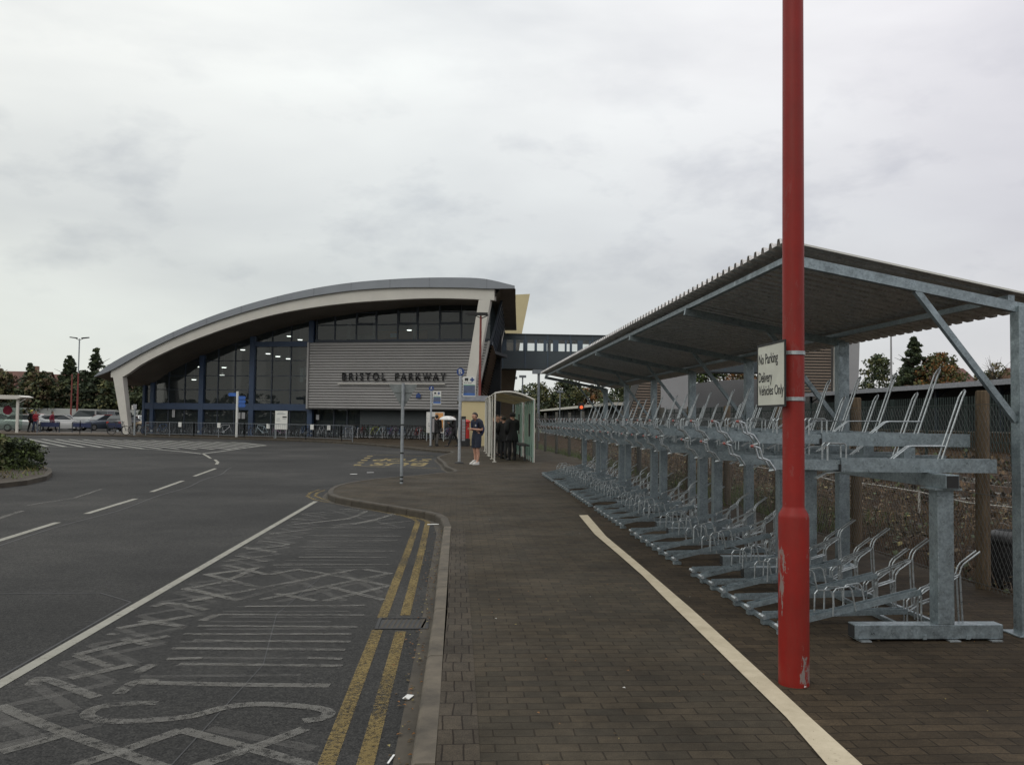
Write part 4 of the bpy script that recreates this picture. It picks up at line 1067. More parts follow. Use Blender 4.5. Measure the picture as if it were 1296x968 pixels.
ls = empty('bus_shelter', (-36.4, 70.8, 0)); tag(ls, 'small glass bus shelter with flat white roof at far left behind the shrub', 'bus shelter')
m = MB(); m.prism([(-3.2,2.62),(2.0,2.62),(2.5,2.78),(2.1,2.92),(-3.2,2.98)],-.8,1.0,'y'); m.build('roof', M['white_steel'], ls)  # slab
for x in (-.55, 1.98):
    m = MB(); m.box(x-.09,x+.09,-.55,-.40,0,2.62); m.bar((x,-.47,2.3),(x+.55,-.47,2.62),.06,.06); m.build('post', M['white_steel'], ls)
for x0, x1 in ((-.46,1.89),(-3,-.64)):
    m = MB(); m.box(x0,x1,.5,.52,.25,2.35); m.build('glass_panel', M['pale_green_glass'], ls)
m = MB(); m.tube([(.75,.46,1.75),(.75,.48,1.75)],.36,20); m.build('red_emblem', M['dark_red_cloth'], ls)

# ------------------------------------------------------------------ bus stop poles, signs, lamp posts
def bus_stop(loc, letter, lab, sc=1.0):
    e = empty('bus_stop', loc); tag(e, lab, 'bus stop', 'bus stop flags in front of the station')
    m = MB(); m.lathe([(.16,0),(.15,.03),(.07,.06)], seg=12); m.build('base', M['black_cap'], e)
    m = MB(); m.tube([(0,0,.03),(0,0,3.02)],.052,10); m.build('pole', M['lamp_pole_grey'], e)
    m = MB(); m.tube([(0,-.05,3.15),(0,.03,3.15)],.135,24); m.build('roundel', M['sign_blue'], e, smooth=False)
    text('letter', letter, .12, .17, M['white_cloth'], e, frame((-.06,-.054,3.065),(1,0,0),(0,0,1)), ext=.002, offset=.008)
    m = MB(); m.box(.09,.53,-.015,.015,2.30,3.0); m.box(.05,.09,-.01,.01,2.9,2.94); m.box(.05,.09,-.01,.01,2.36,2.40); p = m.build('flag', M['sign_white'], e)
    m = MB(); m.box(.11,.51,-.022,-.017,2.41,2.68); m.build('route_panel', M['sign_slate'], e)
    m = MB(); m.box(.11,.51,-.022,-.017,2.685,2.71); m.build('green_stripe', M['sign_green'], e)
    m = MB(); m.box(.11,.51,-.024,-.0225,2.34,2.42); m.build('blue_stripe', M['sign_mid_blue'], e)
    m = MB(); m.box(.15,.27,-.02,-.016,2.86,2.94); m.box(.17,.20,-.02,-.016,2.83,2.86); m.box(.23,.26,-.02,-.016,2.83,2.86); m.build('bus_symbol', M['letter_black'], e)
    m = MB(); m.box(.38,.43,-.02,-.016,2.81,2.96); m.box(.33,.48,-.021,-.017,2.86,2.91); m.build('cross_symbol', M['sign_blue'], e)
    text('lettering', 'Bus Stop', .26, .06, M['letter_black'], e, frame((.13,-.0165,2.74),(1,0,0),(0,0,1)), ext=.002)
    m = MB(); m.box(.055,.21,-.06,-.01,.72,1.62); c = m.build('timetable_case', M['charcoal_cloth'], e)
    m = MB(); m.box(.078,.187,-.064,-.0605,.78,1.52); m.build('timetable', M['panel_grey'], c)
    m = MB()
    for q in range(6): m.box(.085,.18,-.067,-.0645,.85+q*.11,.862+q*.11)
    m.build('ruled_lines', M['red_grip'], c)
    return e
bus_stop((.07, 30.0, 0), 'B', 'bus stop pole with round blue B sign beside the man in shorts')
bus_stop((-1.45, 47.2, 0), 'A', 'more distant bus stop pole with small blue roundel near the posters')

gw = empty('give_way_sign', (-1.30, 20.6, 0)); tag(gw, 'grey pole with back of triangular give way sign on the kerb nose', 'road sign')
m = MB(); m.tube([(0,0,0),(0,0,2.36)],.038,12); m.build('pole', M['pole_grey'], gw, smooth=True)
m = MB()
for z in (.05,.14,.70,1.36): m.tube([(0,0,z),(0,0,z+.035)],.041,12)
m.build('band', M['black_cap'], gw)
m = MB(); m.prism([(-.31,2.34),(.31,2.34),(.33,2.31),(.02,1.78),(-.02,1.78),(-.33,2.31)],.05,.065,'y'); m.build('triangle_plate', M['sign_back_grey'], gw)
m = MB(); m.box(-.2,.2,.035,.05,2.14,2.18); m.box(-.1,.1,.035,.05,1.92,1.96); m.build('rear_bracket', M['sign_back_grey'], gw)

def lamp_post(loc, h, lab, double=False, col='far_red_paint', head=True, r=.08, name='lamp_post', redto=None):
    e = empty(name, loc); tag(e, lab, 'lamp post')
    m = MB(); m.tube([(0,0,0),(0,0,1.3),(0,0,1.35),(0,0,redto or h)],[r*1.5,r*1.5,r,r*.7],8); m.build('pole', M[col], e)
    if redto: m = MB(); m.tube([(0,0,redto),(0,0,h)],r*.65,8); m.build('upper_pole', M['pole_grey'], e)
    if head:
        for s_ in ((-1, 1) if double else (-1,)):
            m = MB(); m.tube([(0,0,h-.15),(s_*.35,0,h)],.03,6); 
            m.loft([[(s_*.25,-.16,h+.0),(s_*.25,.16,h+.0),(s_*.25,.16,h+.12),(s_*.25,-.16,h+.12)],[(s_*1.0,-.12,h+.1),(s_*1.0,.12,h+.1),(s_*1.0,.1,h+.2),(s_*1.0,-.1,h+.2)]])
            m.build('lantern', M['black_cap'], e)
    return e
e = lamp_post((1.40,56.5,0), 8.25, 'slim red lamp post with dark lantern in front of the station louvres', r=.10)
m = MB(); m.bar((0,0,8.05),(.5,0,8.3),.06,.06); m.box(-.9,.45,-.15,.15,8.28,8.45); m.build('floodlight', M['black_cap'], e)
lamp_post((-40.8,96,0), 9.6, 'tall red lamp post with two lantern heads in the car park', True, redto=5.9, r=.10)
lamp_post((-43.6,101,0), 6.0, 'shorter plain red post beside the double-headed lamp in the car park', head=False, r=.09, name='red_post')
e = empty('lighting_mast', (51.3,100,1)); tag(e, 'very slim pale lighting mast beyond the platform canopy on the right', 'mast')
m = MB(); m.tube([(0,0,0),(0,0,4.5),(0,0,11.6)],[.16,.13,.09],8); m.build('pole', M['panel_grey'], e)
for (x, y, h, lab) in ((5.75,62,4.8,'very thin pole beyond the far corner of the cycle shelter roof'),(7.0,110,6.6,'thin trackside pole with box head left of the footbridge gap'),(8.3,112,6.9,'grey trackside lamp pole in the gap under the footbridge'),(15.3,130,5.6,'distant forked lamp pole under the footbridge')):
    e = empty('trackside_pole', (x, y, 0)); tag(e, lab, 'pole')
    m = MB(); m.tube([(0,0,0),(0,0,h)],.10,6); m.build('pole', M['railing_grey'], e)
    m = MB(); m.box(-.45,.45,-.2,.2,h,h+.3); m.build('head', M['railing_grey'], e)

# fingerpost
d = w2l
fg = empty('fingerpost', (AO.x+10.43*math.cos(AR)-2*math.sin(AR), AO.y-10.43*math.sin(AR)-2*math.cos(AR), 0), -AR); tag(fg, 'white fingerpost with four blue direction fingers by the railings', 'sign post')
m = MB(); m.tube([(0,0,0),(0,0,3.3)],.09,10); m.build('pole', M['sign_white'], fg)
for x0, x1, z in ((-.75,-.09,2.95),(.09,.68,2.72),(.09,.68,2.44),(.09,.68,2.16)):
    m = MB(); t = .10 if x1 > 0 else -.10; xe = x1 if x1 > 0 else x0; xs = x0 if x1 > 0 else x1
    m.prism([(xs,z),(xe-t,z),(xe,z+.12),(xe-t,z+.24),(xs,z+.24)],-.02,.02,'y'); p = m.build('finger', M['finger_blue'], fg)
    m = MB(); a_, b_ = min(xs,xe-t)+.06, max(xs,xe-t)-.06; m.box(a_,b_,-.024,-.0205,z+.10,z+.14); m.build('lettering_line', M['sign_mid_blue'], p)
# post at building left
e = empty('sign_post', (-24.1, 66.6, 0)); tag(e, 'short grey post with small square sign right of the leaning white column', 'sign post')
m = MB(); m.tube([(0,0,0),(0,0,2.2)],.07,8); m.build('pole', M['pole_grey'], e)
m = MB(); m.box(-.14,.14,-.08,-.05,1.95,2.3); m.build('plate', M['panel_grey'], e)
# white notice board
e = empty('notice_board', (-12.3, 61.6, 0), -AR); tag(e, 'large white notice board standing behind the railings', 'notice board')
m = MB(); m.box(-.46,.46,-.03,.03,.62,1.92); m.build('board', M['sign_white'], e)
m = MB()
for (a,b,z0,z1) in ((-.25,.15,1.78,1.81),(-.32,.32,1.68,1.72),(-.36,-.1,1.35,1.38),(-.36,-.05,1.22,1.25),(.1,.36,1.35,1.38),(-.36,-.1,1.0,1.02),(-.36,-.05,.88,.90),(.1,.36,.9,.92)): m.box(a,b,-.034,-.031,z0,z1)
m.build('lettering_line', M['pole_grey'], e)
m = MB(); m.box(.1,.42,-.036,-.031,1.44,1.53); m.build('black_bar', M['letter_black'], e)
m = MB(); m.box(-.42,-.36,-.02,.02,0,.62); m.box(.36,.42,-.02,.02,0,.62); m.build('leg', M['pole_grey'], e)

# pillar box
e = empty('pillar_box', (.40, 48.3, 0)); tag(e, 'red pillar post box with black base beside the cream building', 'post box')
m = MB(); m.lathe([(.30,0),(.30,.42),(.27,.44)], seg=18); m.build('base', M['black_cap'], e)
m = MB(); m.lathe([(.265,.44),(.265,1.30),(.31,1.33),(.31,1.38),(.22,1.46),(.05,1.50)], seg=18); m.build('body', M['post_red'], e, smooth=True)
m = MB(); m.box(-.12,.12,-.275,-.26,1.16,1.2); m.build('slot', M['black_cap'], e)

# railings along the far kerb
def railing(pts, lab, step=2.6, bars=True):
    e = empty('pedestrian_railing', (pts[0][0], pts[0][1], 0)); tag(e, lab, 'railing')
    o = Vector(pts[0])
    for a, b in zip(pts, pts[1:]):
        a, b = Vector(a)-o, Vector(b)-o; n = max(1, round((b-a).length/step))
        for i in range(n):
            p, q = a+(b-a)*i/n, a+(b-a)*(i+1)/n
            m = MB()
            for z in (1.0, .15): m.bar((p.x,p.y,z),(q.x,q.y,z),.035,.035)
            m.bar((p.x,p.y,0),(p.x,p.y,1.02),.05,.05)
            if i == n-1: m.bar((q.x,q.y,0),(q.x,q.y,1.02),.05,.05)
            nb = 16
            for k in range(1, nb if bars else 1):
                c = p+(q-p)*k/nb; m.bar((c.x,c.y,.15),(c.x,c.y,1.0),.010,.010)
            m.build('railing_panel', M['railing_grey'], e)
    return e
KO = offset(KERB, .45)
def kpt(y0, y1): return [p for p, q in zip(KO, KERB) if y0 < q[1] < y1]
railing([(-6.55,54.9),(-7.4,56.3),(-10.1,58.8),(-14.9,61.9),(-19.0,64.1),(-23.1,66.1)], 'long grey pedestrian railing along the kerb before the station')
railing([(-25.3,67.4),(-28.6,67.9),(-31.8,68.0)], 'low grey railing left of the leaning white column', bars=False)
for (s_, z) in ((-8.4,57.5),(-13.0,60.75),(-16.9,62.9),(-20.1,64.5),(-9.6,58.2)):
    m = MB(); m.box(s_-.11,s_+.11,z-.10,z-.07,.68,1.02); tag(m.build('tag_notice', M['sign_white']), {-8.4:'small white notice tied near the right end of railing',-13.0:'small white notice on railing right of white board',-16.9:'small white notice on railing left of the fingerpost',-20.1:'small white notice on the leftmost stretch of railing',-9.6:'small white notice on railing by the blue pier'}[s_], 'notice')

# red and white barrier and blue-panel hoops
e = empty('plastic_barrier', (-24.9, 72.6, 0)); tag(e, 'orange red plastic safety barrier behind the leaning column', 'barrier')
m = MB(); m.prism([(-.55,0),(-.35,0),(-.35,.25),(.35,.25),(.35,0),(.55,0),(.55,.35),(.45,.4),(.45,.95),(-.45,.95),(-.45,.4),(-.55,.35)],-.06,.06,'y'); m.build('panel', M['barrier_red'], e)
m = MB(); m.box(-.4,.4,-.065,-.061,.62,.78); m.build('band', M['sign_white'], e)
HL = ['leftmost navy-panelled hoop barrier, right of the walking people', 'middle navy-panelled hoop barrier by the car park', 'navy-panelled hoop barrier nearest the leaning column']
for i, x in enumerate((-32.9, -30.4, -27.6)):
    e = empty('hoop_barrier', (x, 72.5, 0)); tag(e, HL[i], 'barrier', 'hoop barriers along the car park')
    m = MB(); m.tube([(-.75,0,0),(-.75,0,.82),(-.68,0,.88),(.68,0,.88),(.75,0,.82),(.75,0,0)],.035,6); m.build('hoop', M['dark_blue_steel'], e)
    m = MB(); m.box(-.7,.7,-.02,.02,.46,.82); m.build('panel', M['navy'], e)
# boundary wall behind the car park
m = MB(); m.prism([(-100,0),(-24,0),(-24,1.9),(-40,2.1),(-100,2.6)],121,121.2,'y')
o = m.build('boundary_fence', M['fence_white']); tag(o, 'long pale boundary fence behind the parked cars', 'fence')
# ------------------------------------------------------------------ people
def skin_mesh(J, E, root, sub=1):
    names = list(J); me = bpy.data.meshes.new('tmp')
    me.from_pydata([J[n][:3] for n in names], [(names.index(a), names.index(b)) for a, b in E], [])
    o = bpy.data.objects.new('tmp', me); COL.objects.link(o)
    o.modifiers.new('s', 'SKIN').use_smooth_shade = True
    for i, n in enumerate(names):
        r = J[n][3]; r = r if isinstance(r, tuple) else (r, r)
        me.skin_vertices[0].data[i].radius = r
        me.skin_vertices[0].data[i].use_root = (n == root)
    ss_ = o.modifiers.new('u', 'SUBSURF'); ss_.levels = sub; ss_.render_levels = sub
    dg = bpy.context.evaluated_depsgraph_get(); dg.update()
    r = bpy.data.meshes.new_from_object(o.evaluated_get(dg))
    vs = [tuple(v.co) for v in r.vertices]; fs = [tuple(p.vertices) for p in r.polygons]
    bpy.data.objects.remove(o); bpy.data.meshes.remove(me); bpy.data.meshes.remove(r)
    return vs, fs

def V3(a, b, t): return tuple(a[i]+(b[i]-a[i])*t for i in range(3))
def person(loc, rz, label, h=1.75, arms=('down','down'), stride=0.0, top='black_cloth', legs='charcoal_cloth', shoes='black_cap', hair='dark_hair',
           shorts=False, short_sleeves=False, long_hair=False, coat=False, hood=False, look=0.0, bulk=1.0):
    e = empty('person', loc, rz); tag(e, label, 'person'); k = h/1.75
    J = {}
    def j(n, x, y, z, r): J[n] = (x*k, y*k, z*k, r*k*bulk if not isinstance(r, tuple) else tuple(q*k*bulk for q in r))
    j('pelvis',0,0,.95,(.125,.10)); j('waist',0,.005,1.10,(.12,.088)); j('chest',0,.0,1.30,(.135,.10)); j('collar',0,0,1.42,(.09,.07)); j('neck',0,-.005,1.49,.055)
    hy = -.02-look*.06; hz = -look*.03
    j('jaw',0,hy-.015,1.56+hz,.066); j('head',0,hy,1.64+hz,.088); j('crown',0,hy+.01,1.70+hz,.066)
    for s_, sd in ((1,'l'),(-1,'r')):
        st_ = stride*(1 if s_ > 0 else -1)
        j('hip'+sd, s_*.09,0,.88,.088); j('knee'+sd, s_*.10,-st_*.22-.015,.50,.058); j('calf'+sd, s_*.10,-st_*.25+.02,.34,.056)
        j('ankle'+sd, s_*.10,-st_*.36+(.0),.085+(.05 if st_ < 0 else 0),.036); j('toe'+sd, s_*.115,-st_*.36-.15,.035,.034)
        j('sh'+sd, s_*.185,0,1.40,.058)
        a = arms[0] if s_ > 0 else arms[1]
        el, wr = {'down': ((s_*.235,.02,1.13),(s_*.245,-.05,.88)), 'swing': ((s_*.235,.09,1.14),(s_*.23,.03,.90)), 'phone': ((s_*.22,.04,1.13),(s_*.07,-.26,1.16)),
                  'hold': ((s_*.22,-.05,1.14),(s_*.17,-.27,1.33)), 'pocket': ((s_*.26,.06,1.14),(s_*.19,-.06,.96)), 'cross': ((s_*.22,-.02,1.15),(-s_*.05,-.17,1.18))}[a]
        j('el'+sd,*el,.044); j('fa'+sd,*V3(el,wr,.35),.042); j('wr'+sd,*wr,.027)
        d = Vector(wr)-Vector(el); d.normalize(); pm = Vector(wr)+d*.07; j('palm'+sd,*pm,(.038,.022))
    E = [('pelvis','waist'),('waist','chest'),('chest','collar'),('collar','neck'),('neck','jaw'),('jaw','head'),('head','crown')]
    for sd in 'lr': E += [('pelvis','hip'+sd),('hip'+sd,'knee'+sd),('knee'+sd,'calf'+sd),('calf'+sd,'ankle'+sd),('ankle'+sd,'toe'+sd),('collar','sh'+sd),('sh'+sd,'el'+sd),('el'+sd,'fa'+sd),('fa'+sd,'wr'+sd),('wr'+sd,'palm'+sd)]
    vs, fs = skin_mesh(J, E, 'pelvis', 2)
    m = MB(); m.add(vs, fs)
    # nose, ears, fingers
    hd = Vector(J['head'][:3])
    m.loft([[tuple(hd+Vector((x*k*.012, -.083*k, (z-.01)*k))) for x, z in ((-1,-.02),(1,-.02),(.4,.03),(-.4,.03))],[tuple(hd+Vector((x*k*.006,-.112*k,(z-.02)*k))) for x, z in ((-1,-.015),(1,-.015),(.4,.0),(-.4,.0))]])
    for s_ in (1, -1): m.ball(tuple(hd+Vector((s_*.088*k, .01*k, -.01*k))), .012*k, .02*k, .03*k, 6, 4)
    for sd, s_ in (('l',1),('r',-1)):
        w = Vector(J['wr'+sd][:3]); p = Vector(J['palm'+sd][:3]); d = (p-w).normalized(); side = d.cross(Vector((s_,0,.2))).normalized(); dn = side.cross(d)*s_
        for q, (o_, l) in enumerate(((-.026,.062),(-.009,.075),(.009,.070),(.025,.055))):
            a0 = p+side*o_*k-d*.01*k; a1 = a0+d*l*.5*k; a2 = a1+(d*.7-dn*.7).normalized()*l*.45*k
            m.tube([a0, a1, a2], [.009*k,.0085*k,.006*k], 5)
        a0 = w+d*.03*k-side*.022*k; m.tube([a0, a0-side*.025*k+d*.02*k, a0-side*.03*k+d*.05*k], [.011*k,.010*k,.007*k], 5)
    m.mi = 1
    for s_ in (1, -1): m.ball(tuple(hd+Vector((s_*.030*k, -.079*k, .008*k))), .011*k, .008*k, .007*k, 6, 4)
    m.mi = 2; m.ball(tuple(hd+Vector((0,-.077*k,-.058*k))), .022*k,.008*k,.005*k, 6, 4)
    m.build('body', [M['skin'], M['dark_hair'], M['dark_red_cloth']], e, smooth=True)
    # clothes: the body surface of each zone, lifted off the skin along its normals
    VV = [Vector(v) for v in vs]; NN = [Vector((0,0,0)) for _ in VV]
    for f_ in fs:
        nrm = (VV[f_[1]]-VV[f_[0]]).cross(VV[f_[2]]-VV[f_[0]])
        for q in f_: NN[q] += nrm
    NN = [n_.normalized() if n_.length > 0 else n_ for n_ in NN]
    JP = {n_: Vector(J[n_][:3]) for n_ in J}
    vol = sum(VV[f_[0]].dot(VV[f_[i]].cross(VV[f_[i+1]])) for f_ in fs for i in range(1, len(f_)-1))
    if vol < 0: NN = [-n_ for n_ in NN]
    def zone(c):
        best = None
        for a_, b_ in E:
            A, B = JP[a_], JP[b_]; d_ = B-A; t_ = max(0, min(1, (c-A).dot(d_)/d_.length_squared)); dist = (c-(A+d_*t_)).length
            if best is None or dist < best[0]: best = (dist, a_, b_, t_)
        return best[1:]
    Z = [(zone(sum((VV[q] for q in f_), Vector())/len(f_)), sum(VV[q].z for q in f_)/len(f_)) for f_ in fs]
    torso = {('pelvis','waist'),('waist','chest'),('chest','collar'),('collar','shl'),('collar','shr')}
    hemz = (.72 if coat else .90)*k
    def is_top(zn, z):
        a_, b_, t_ = zn
        if (a_, b_) in torso: return True
        if (a_, b_) == ('collar','neck'): return t_ < .45
        if a_ in ('shl','shr'): return (t_ < .66) if short_sleeves else True
        if a_[:2] in ('el','fa') and not short_sleeves: return not (a_[:2] == 'fa' and t_ > .93)
        return z > hemz and (a_ == 'pelvis' or a_[:3] == 'hip')
    def is_leg(zn, z):
        a_, b_, t_ = zn
        if a_[:3] == 'hip': return t_ < .84 if shorts else True
        if a_ == 'pelvis': return z < 1.03*k
        if shorts: return False
        return a_[:4] in ('knee','calf') and b_[:3] != 'toe'
    def garment(nm, test, dr, mat, flare=0):
        sel = [f_ for f_, (zn, z) in zip(fs, Z) if test(zn, z)]; used = sorted({q for f_ in sel for q in f_}); ix = {q: i for i, q in enumerate(used)}
        lift = lambda q: VV[q]+NN[q]*(dr*k+flare*max(0, 1.0*k-VV[q].z)) if VV[q].z < 1.4*k or abs(VV[q].x) > .08*k else VV[q]+NN[q]*dr*.6*k
        out_ = [lift(q) for q in used]; inn_ = [VV[q]+NN[q]*.002 for q in used]; n_ = len(used)
        F_ = [[ix[q] for q in f_] for f_ in sel]; cnt = {}
        for f_ in F_:
            for i in range(len(f_)): e_ = (f_[i], f_[(i+1) % len(f_)]); cnt[tuple(sorted(e_))] = cnt.get(tuple(sorted(e_)), 0)+1
        rim = [(a_, b_, b_+n_, a_+n_) for (a_, b_), c_ in cnt.items() if c_ == 1]
        m = MB(); m.add(out_+inn_, F_+rim); return m.build(nm, M[mat], e, smooth=True)
    garment('shorts' if shorts else 'trousers', is_leg, .020 if shorts else .013, legs, .06 if shorts else 0)
    garment('coat' if coat else ('shirt' if short_sleeves else 'jacket'), is_top, .042 if coat else .030, top, .10 if coat else .03)
    for sd in 'lr':
        a = J['ankle'+sd]; t = J['toe'+sd]; m = MB(); z0 = min(a[2]-.07*k, t[2]-.03*k)
        m.loft([[(a[0]-.04*k,a[1]+.05*k,z0),(a[0]+.04*k,a[1]+.05*k,z0),(a[0]+.038*k,a[1]+.05*k,a[2]+.02*k),(a[0]-.038*k,a[1]+.05*k,a[2]+.02*k)],
                [(a[0]-.042*k,a[1]-.03*k,z0),(a[0]+.042*k,a[1]-.03*k,z0),(a[0]+.036*k,a[1]-.05*k,a[2]+.01*k),(a[0]-.036*k,a[1]-.05*k,a[2]+.01*k)],
                [(t[0]-.048*k,t[1]-.0*k,z0),(t[0]+.048*k,t[1],z0),(t[0]+.04*k,t[1],t[2]+.035*k),(t[0]-.04*k,t[1],t[2]+.035*k)],
                [(t[0]-.03*k,t[1]-.06*k,z0),(t[0]+.03*k,t[1]-.06*k,z0),(t[0]+.026*k,t[1]-.06*k,t[2]+.01*k),(t[0]-.026*k,t[1]-.06*k,t[2]+.01*k)]])
        m.build('shoe', M[shoes], e, smooth=True)
    m = MB(); c = hd
    rs = []
    for i in range(7):
        t = i/6; z = c.z+(-.05+.165*t)*k if not long_hair else c.z+(-.16+.275*t)*k
        u = (z-c.z)/(.118*k); q = math.sqrt(max(.05, 1-min(1,abs(u))**2))
        rr = (.100 if not hood else .118)*k*q
        rs.append([(c.x+rr*math.cos(a), c.y+.018*k+rr*1.08*math.sin(a)*(1 if math.sin(a) > 0 else (.35 if t < .55 else .95)), z) for a in [2*math.pi*n/14 for n in range(14)]])
    m.loft(rs); m.build('hood' if hood else 'hair', M[hair], e, smooth=True)
    return e

def backpack(p, mat, z=1.22):
    m = MB(); rs = []
    for t in [i/6 for i in range(7)]:
        zz = z-.25+.50*t; q = .6+.4*math.sin(math.pi*min(1, t*1.05+.02)); w = .16*q; dpt = .17*q
        rs.append([(-w,.11,zz),(-w*.95,.11+dpt*.7,zz),(-w*.5,.12+dpt,zz),(w*.5,.12+dpt,zz),(w*.95,.11+dpt*.7,zz),(w,.11,zz)])
    m.loft(rs); b = m.build('backpack', M[mat], p, smooth=True)
    m = MB()
    for s_ in (-1, 1): m.tube([(s_*.10,.13,1.42),(s_*.12,.02,1.475),(s_*.125,-.11,1.40),(s_*.13,-.11,1.2),(s_*.14,.12,1.05)], .016, 5)
    m.build('strap', M[mat], b)

# figures
p = person((.64, 29.3, 0), R(-48), 'young man in navy t-shirt and shorts looking down at his phone, backpack on', 1.80, ('phone','phone'), .12, 'navy_cloth', 'navy_cloth', 'shoe_white', 'dark_hair', True, True, look=1.5)
backpack(p, 'bag_blue')
ph = MB(); ph.box(-.035,.035,-.36,-.27,1.20,1.212); o = ph.build('phone', M['black_cap'], None); o.location = (.64,29.3,0); o.rotation_euler = (0,0,R(-48)); tag(o, 'dark mobile phone held by the young man in shorts', 'phone')
m = MB(); m.box(.05,.11,-.128,-.118,1.28,1.35); m.build('chest_badge', M['panel_grey'], p)
p = person((-1.15, 48.0, 0), R(168), 'person in black coat with shoulder bag walking away past the poster', 1.74, ('down','swing'), .8, 'black_cloth', 'grey_cloth', hair='dark_hair', long_hair=True, coat=True)
m = MB(); m.box(-.33,-.2,-.08,.12,.78,1.02); b = m.build('handbag', M['grey_cloth'], p)
m = MB(); m.tube([(-.27,.02,1.0),(-.05,.16,1.25),(.14,.1,1.46)], .012, 4); m.build('strap', M['grey_cloth'], b)
person((-.22, 47.9, 0), R(-80), 'person in black clothes walking under a white umbrella', 1.66, ('hold','hold'), .9, 'black_cloth', 'black_cloth', hair='brown_hair', coat=False)
um = empty('umbrella', (-.55, 47.85, 1.35)); tag(um, 'white open umbrella held low by the person in black', 'umbrella')
m = MB(); rs = []
for t in [i/5 for i in range(6)]:
    rs.append([((.02+.46*math.sin(t*1.35)/math.sin(1.35))*(1-.03*(n % 2))*math.cos(2*math.pi*n/16), (.02+.46*math.sin(t*1.35)/math.sin(1.35))*(1-.03*(n % 2))*math.sin(2*math.pi*n/16), .32-.21*(t**2)) for n in range(16)])
m.loft(rs, cap=False); m.build('canopy', M['white_cloth'], um, smooth=True)
m = MB(); m.tube([(0,0,-.25),(0,0,.36)], .010, 6); m.build('shaft', M['black_cap'], um)
for (x, y, a, hh, lab, t, lg, hr, hd_) in ((2.05,32.6,200,1.80,'tall person in hooded black coat standing nearest inside the glass shelter','black_cloth','black_cloth','black_cloth',True),
        (1.78,33.6,150,1.66,'shorter dark-haired person left of the hooded one in the shelter','black_cloth','charcoal_cloth','dark_hair',False),
        (1.60,35.3,20,1.70,'person in charcoal standing deep inside the shelter at its left side','charcoal_cloth','black_cloth','brown_hair',False),
        (1.88,37.4,-30,1.72,'person in dark navy at the back of the shelter','navy_cloth','navy_cloth','dark_hair',False),
        (1.55,38.2,60,1.64,'small dark figure farthest inside the shelter','black_cloth','black_cloth','brown_hair',False)):
    person((x, y, 0), R(a), lab, hh, ('pocket','cross'), .05, t, lg, hair=hr, hood=hd_, coat=True, bulk=1.06)
person((-34.6, 73.0, 0), R(70), 'person in black with yellow hi-vis edge walking, leftmost of the three', 1.80, ('down','swing'), .6, 'black_cloth', 'black_cloth', hair='hivis_yellow', hood=True)
m = MB(); m.ball((.0,.13,1.2), .15,.09,.36, 10, 6); m.build('yellow_vest_back', M['hivis_yellow'], kids(bpy.data.objects['person'])[0].parent if False else [o for o in bpy.data.objects if o.name.startswith('person')][-1], smooth=True)
person((-34.1, 72.6, 0), R(75), 'person in bright red top walking beside the hi-vis wearer', 1.74, ('down','phone'), .5, 'red_cloth', 'jeans_cloth', hair='brown_hair')
person((-33.1, 73.3, 0), R(95), 'person in long dark red coat striding, rightmost of the three walkers', 1.70, ('down','swing'), 1.0, 'dark_red_cloth', 'black_cloth', hair='brown_hair', coat=True)
person((-25.9, 77.0, 0), R(20), 'dark distant pedestrian behind the leaning white column', 1.74, ('down','down'), .2, 'navy_cloth', 'black_cloth', coat=True)

# ------------------------------------------------------------------ bicycles
def make_bike(col):
    e = empty('bicycle')
    for x in (-.52, .52):
        m = MB(); n = 22
        ring = [(x+.325*math.cos(2*math.pi*i/n), 0, .335+.325*math.sin(2*math.pi*i/n)) for i in range(n+1)]
        m.tube(ring, .026, 5, False); w = m.build('wheel', M['rubber'], e)
        m = MB()
        for i in range(9):
            a = math.pi*i/9; m.tube([(x+.30*math.cos(a),0,.335+.30*math.sin(a)),(x-.30*math.cos(a),0,.335-.30*math.sin(a))], .0035, 3, False)
        m.tube([(x,-.05,.335),(x,.05,.335)], .022, 6); m.build('spokes', M['pole_grey'], w)
    bb, se, hd, rw, fw = (-.06,0,.29), (-.20,0,.80), (.36,0,.84), (-.52,0,.335), (.52,0,.335)
    m = MB()
    for a, b, r in ((bb,se,.017),(bb,(.39,0,.70),.019),(se,hd,.017),((.40,0,.66),hd,.02)): m.tube([a,b],r,6)
    for s_ in (-.05,.05): m.tube([(bb[0],s_*.5,bb[2]),(rw[0],s_,rw[2])],.010,5); m.tube([(se[0],s_*.4,se[2]-.05),(rw[0],s_,rw[2])],.009,5); m.tube([(.41,s_,.66),(fw[0],s_,fw[2])],.012,5)
    m.build('frame', M['bike_'+col], e)
    m = MB(); m.tube([hd,(.34,0,.95)],.014,6); m.tube([(.30,-.28,.98),(.35,-.15,.96),(.35,.15,.96),(.30,.28,.98)],.013,6); m.build('handlebar', M['black_cap'], e)
    m = MB(); m.tube([se,(-.23,0,.92)],.013,6); m.loft([[(-.37,-.07,.93),(-.37,.07,.93),(-.37,.07,.96),(-.37,-.07,.96)],[(-.22,-.05,.92),(-.22,.05,.92),(-.22,.05,.965),(-.22,-.05,.965)],[(-.10,-.015,.93),(-.10,.015,.93),(-.10,.015,.955),(-.10,-.015,.955)]]); m.build('saddle', M['black_cap'], e)
    m = MB(); m.tube([(bb[0],-.04,bb[2]),(bb[0],-.05,bb[2])],.085,12); m.tube([(bb[0],-.06,bb[2]),(bb[0]+.14,-.08,bb[2]-.10)],.010,4); m.tube([(bb[0],.05,bb[2]),(bb[0]-.14,.08,bb[2]+.10)],.010,4); m.build('crank', M['pole_grey'], e)
    return e
bk = {}
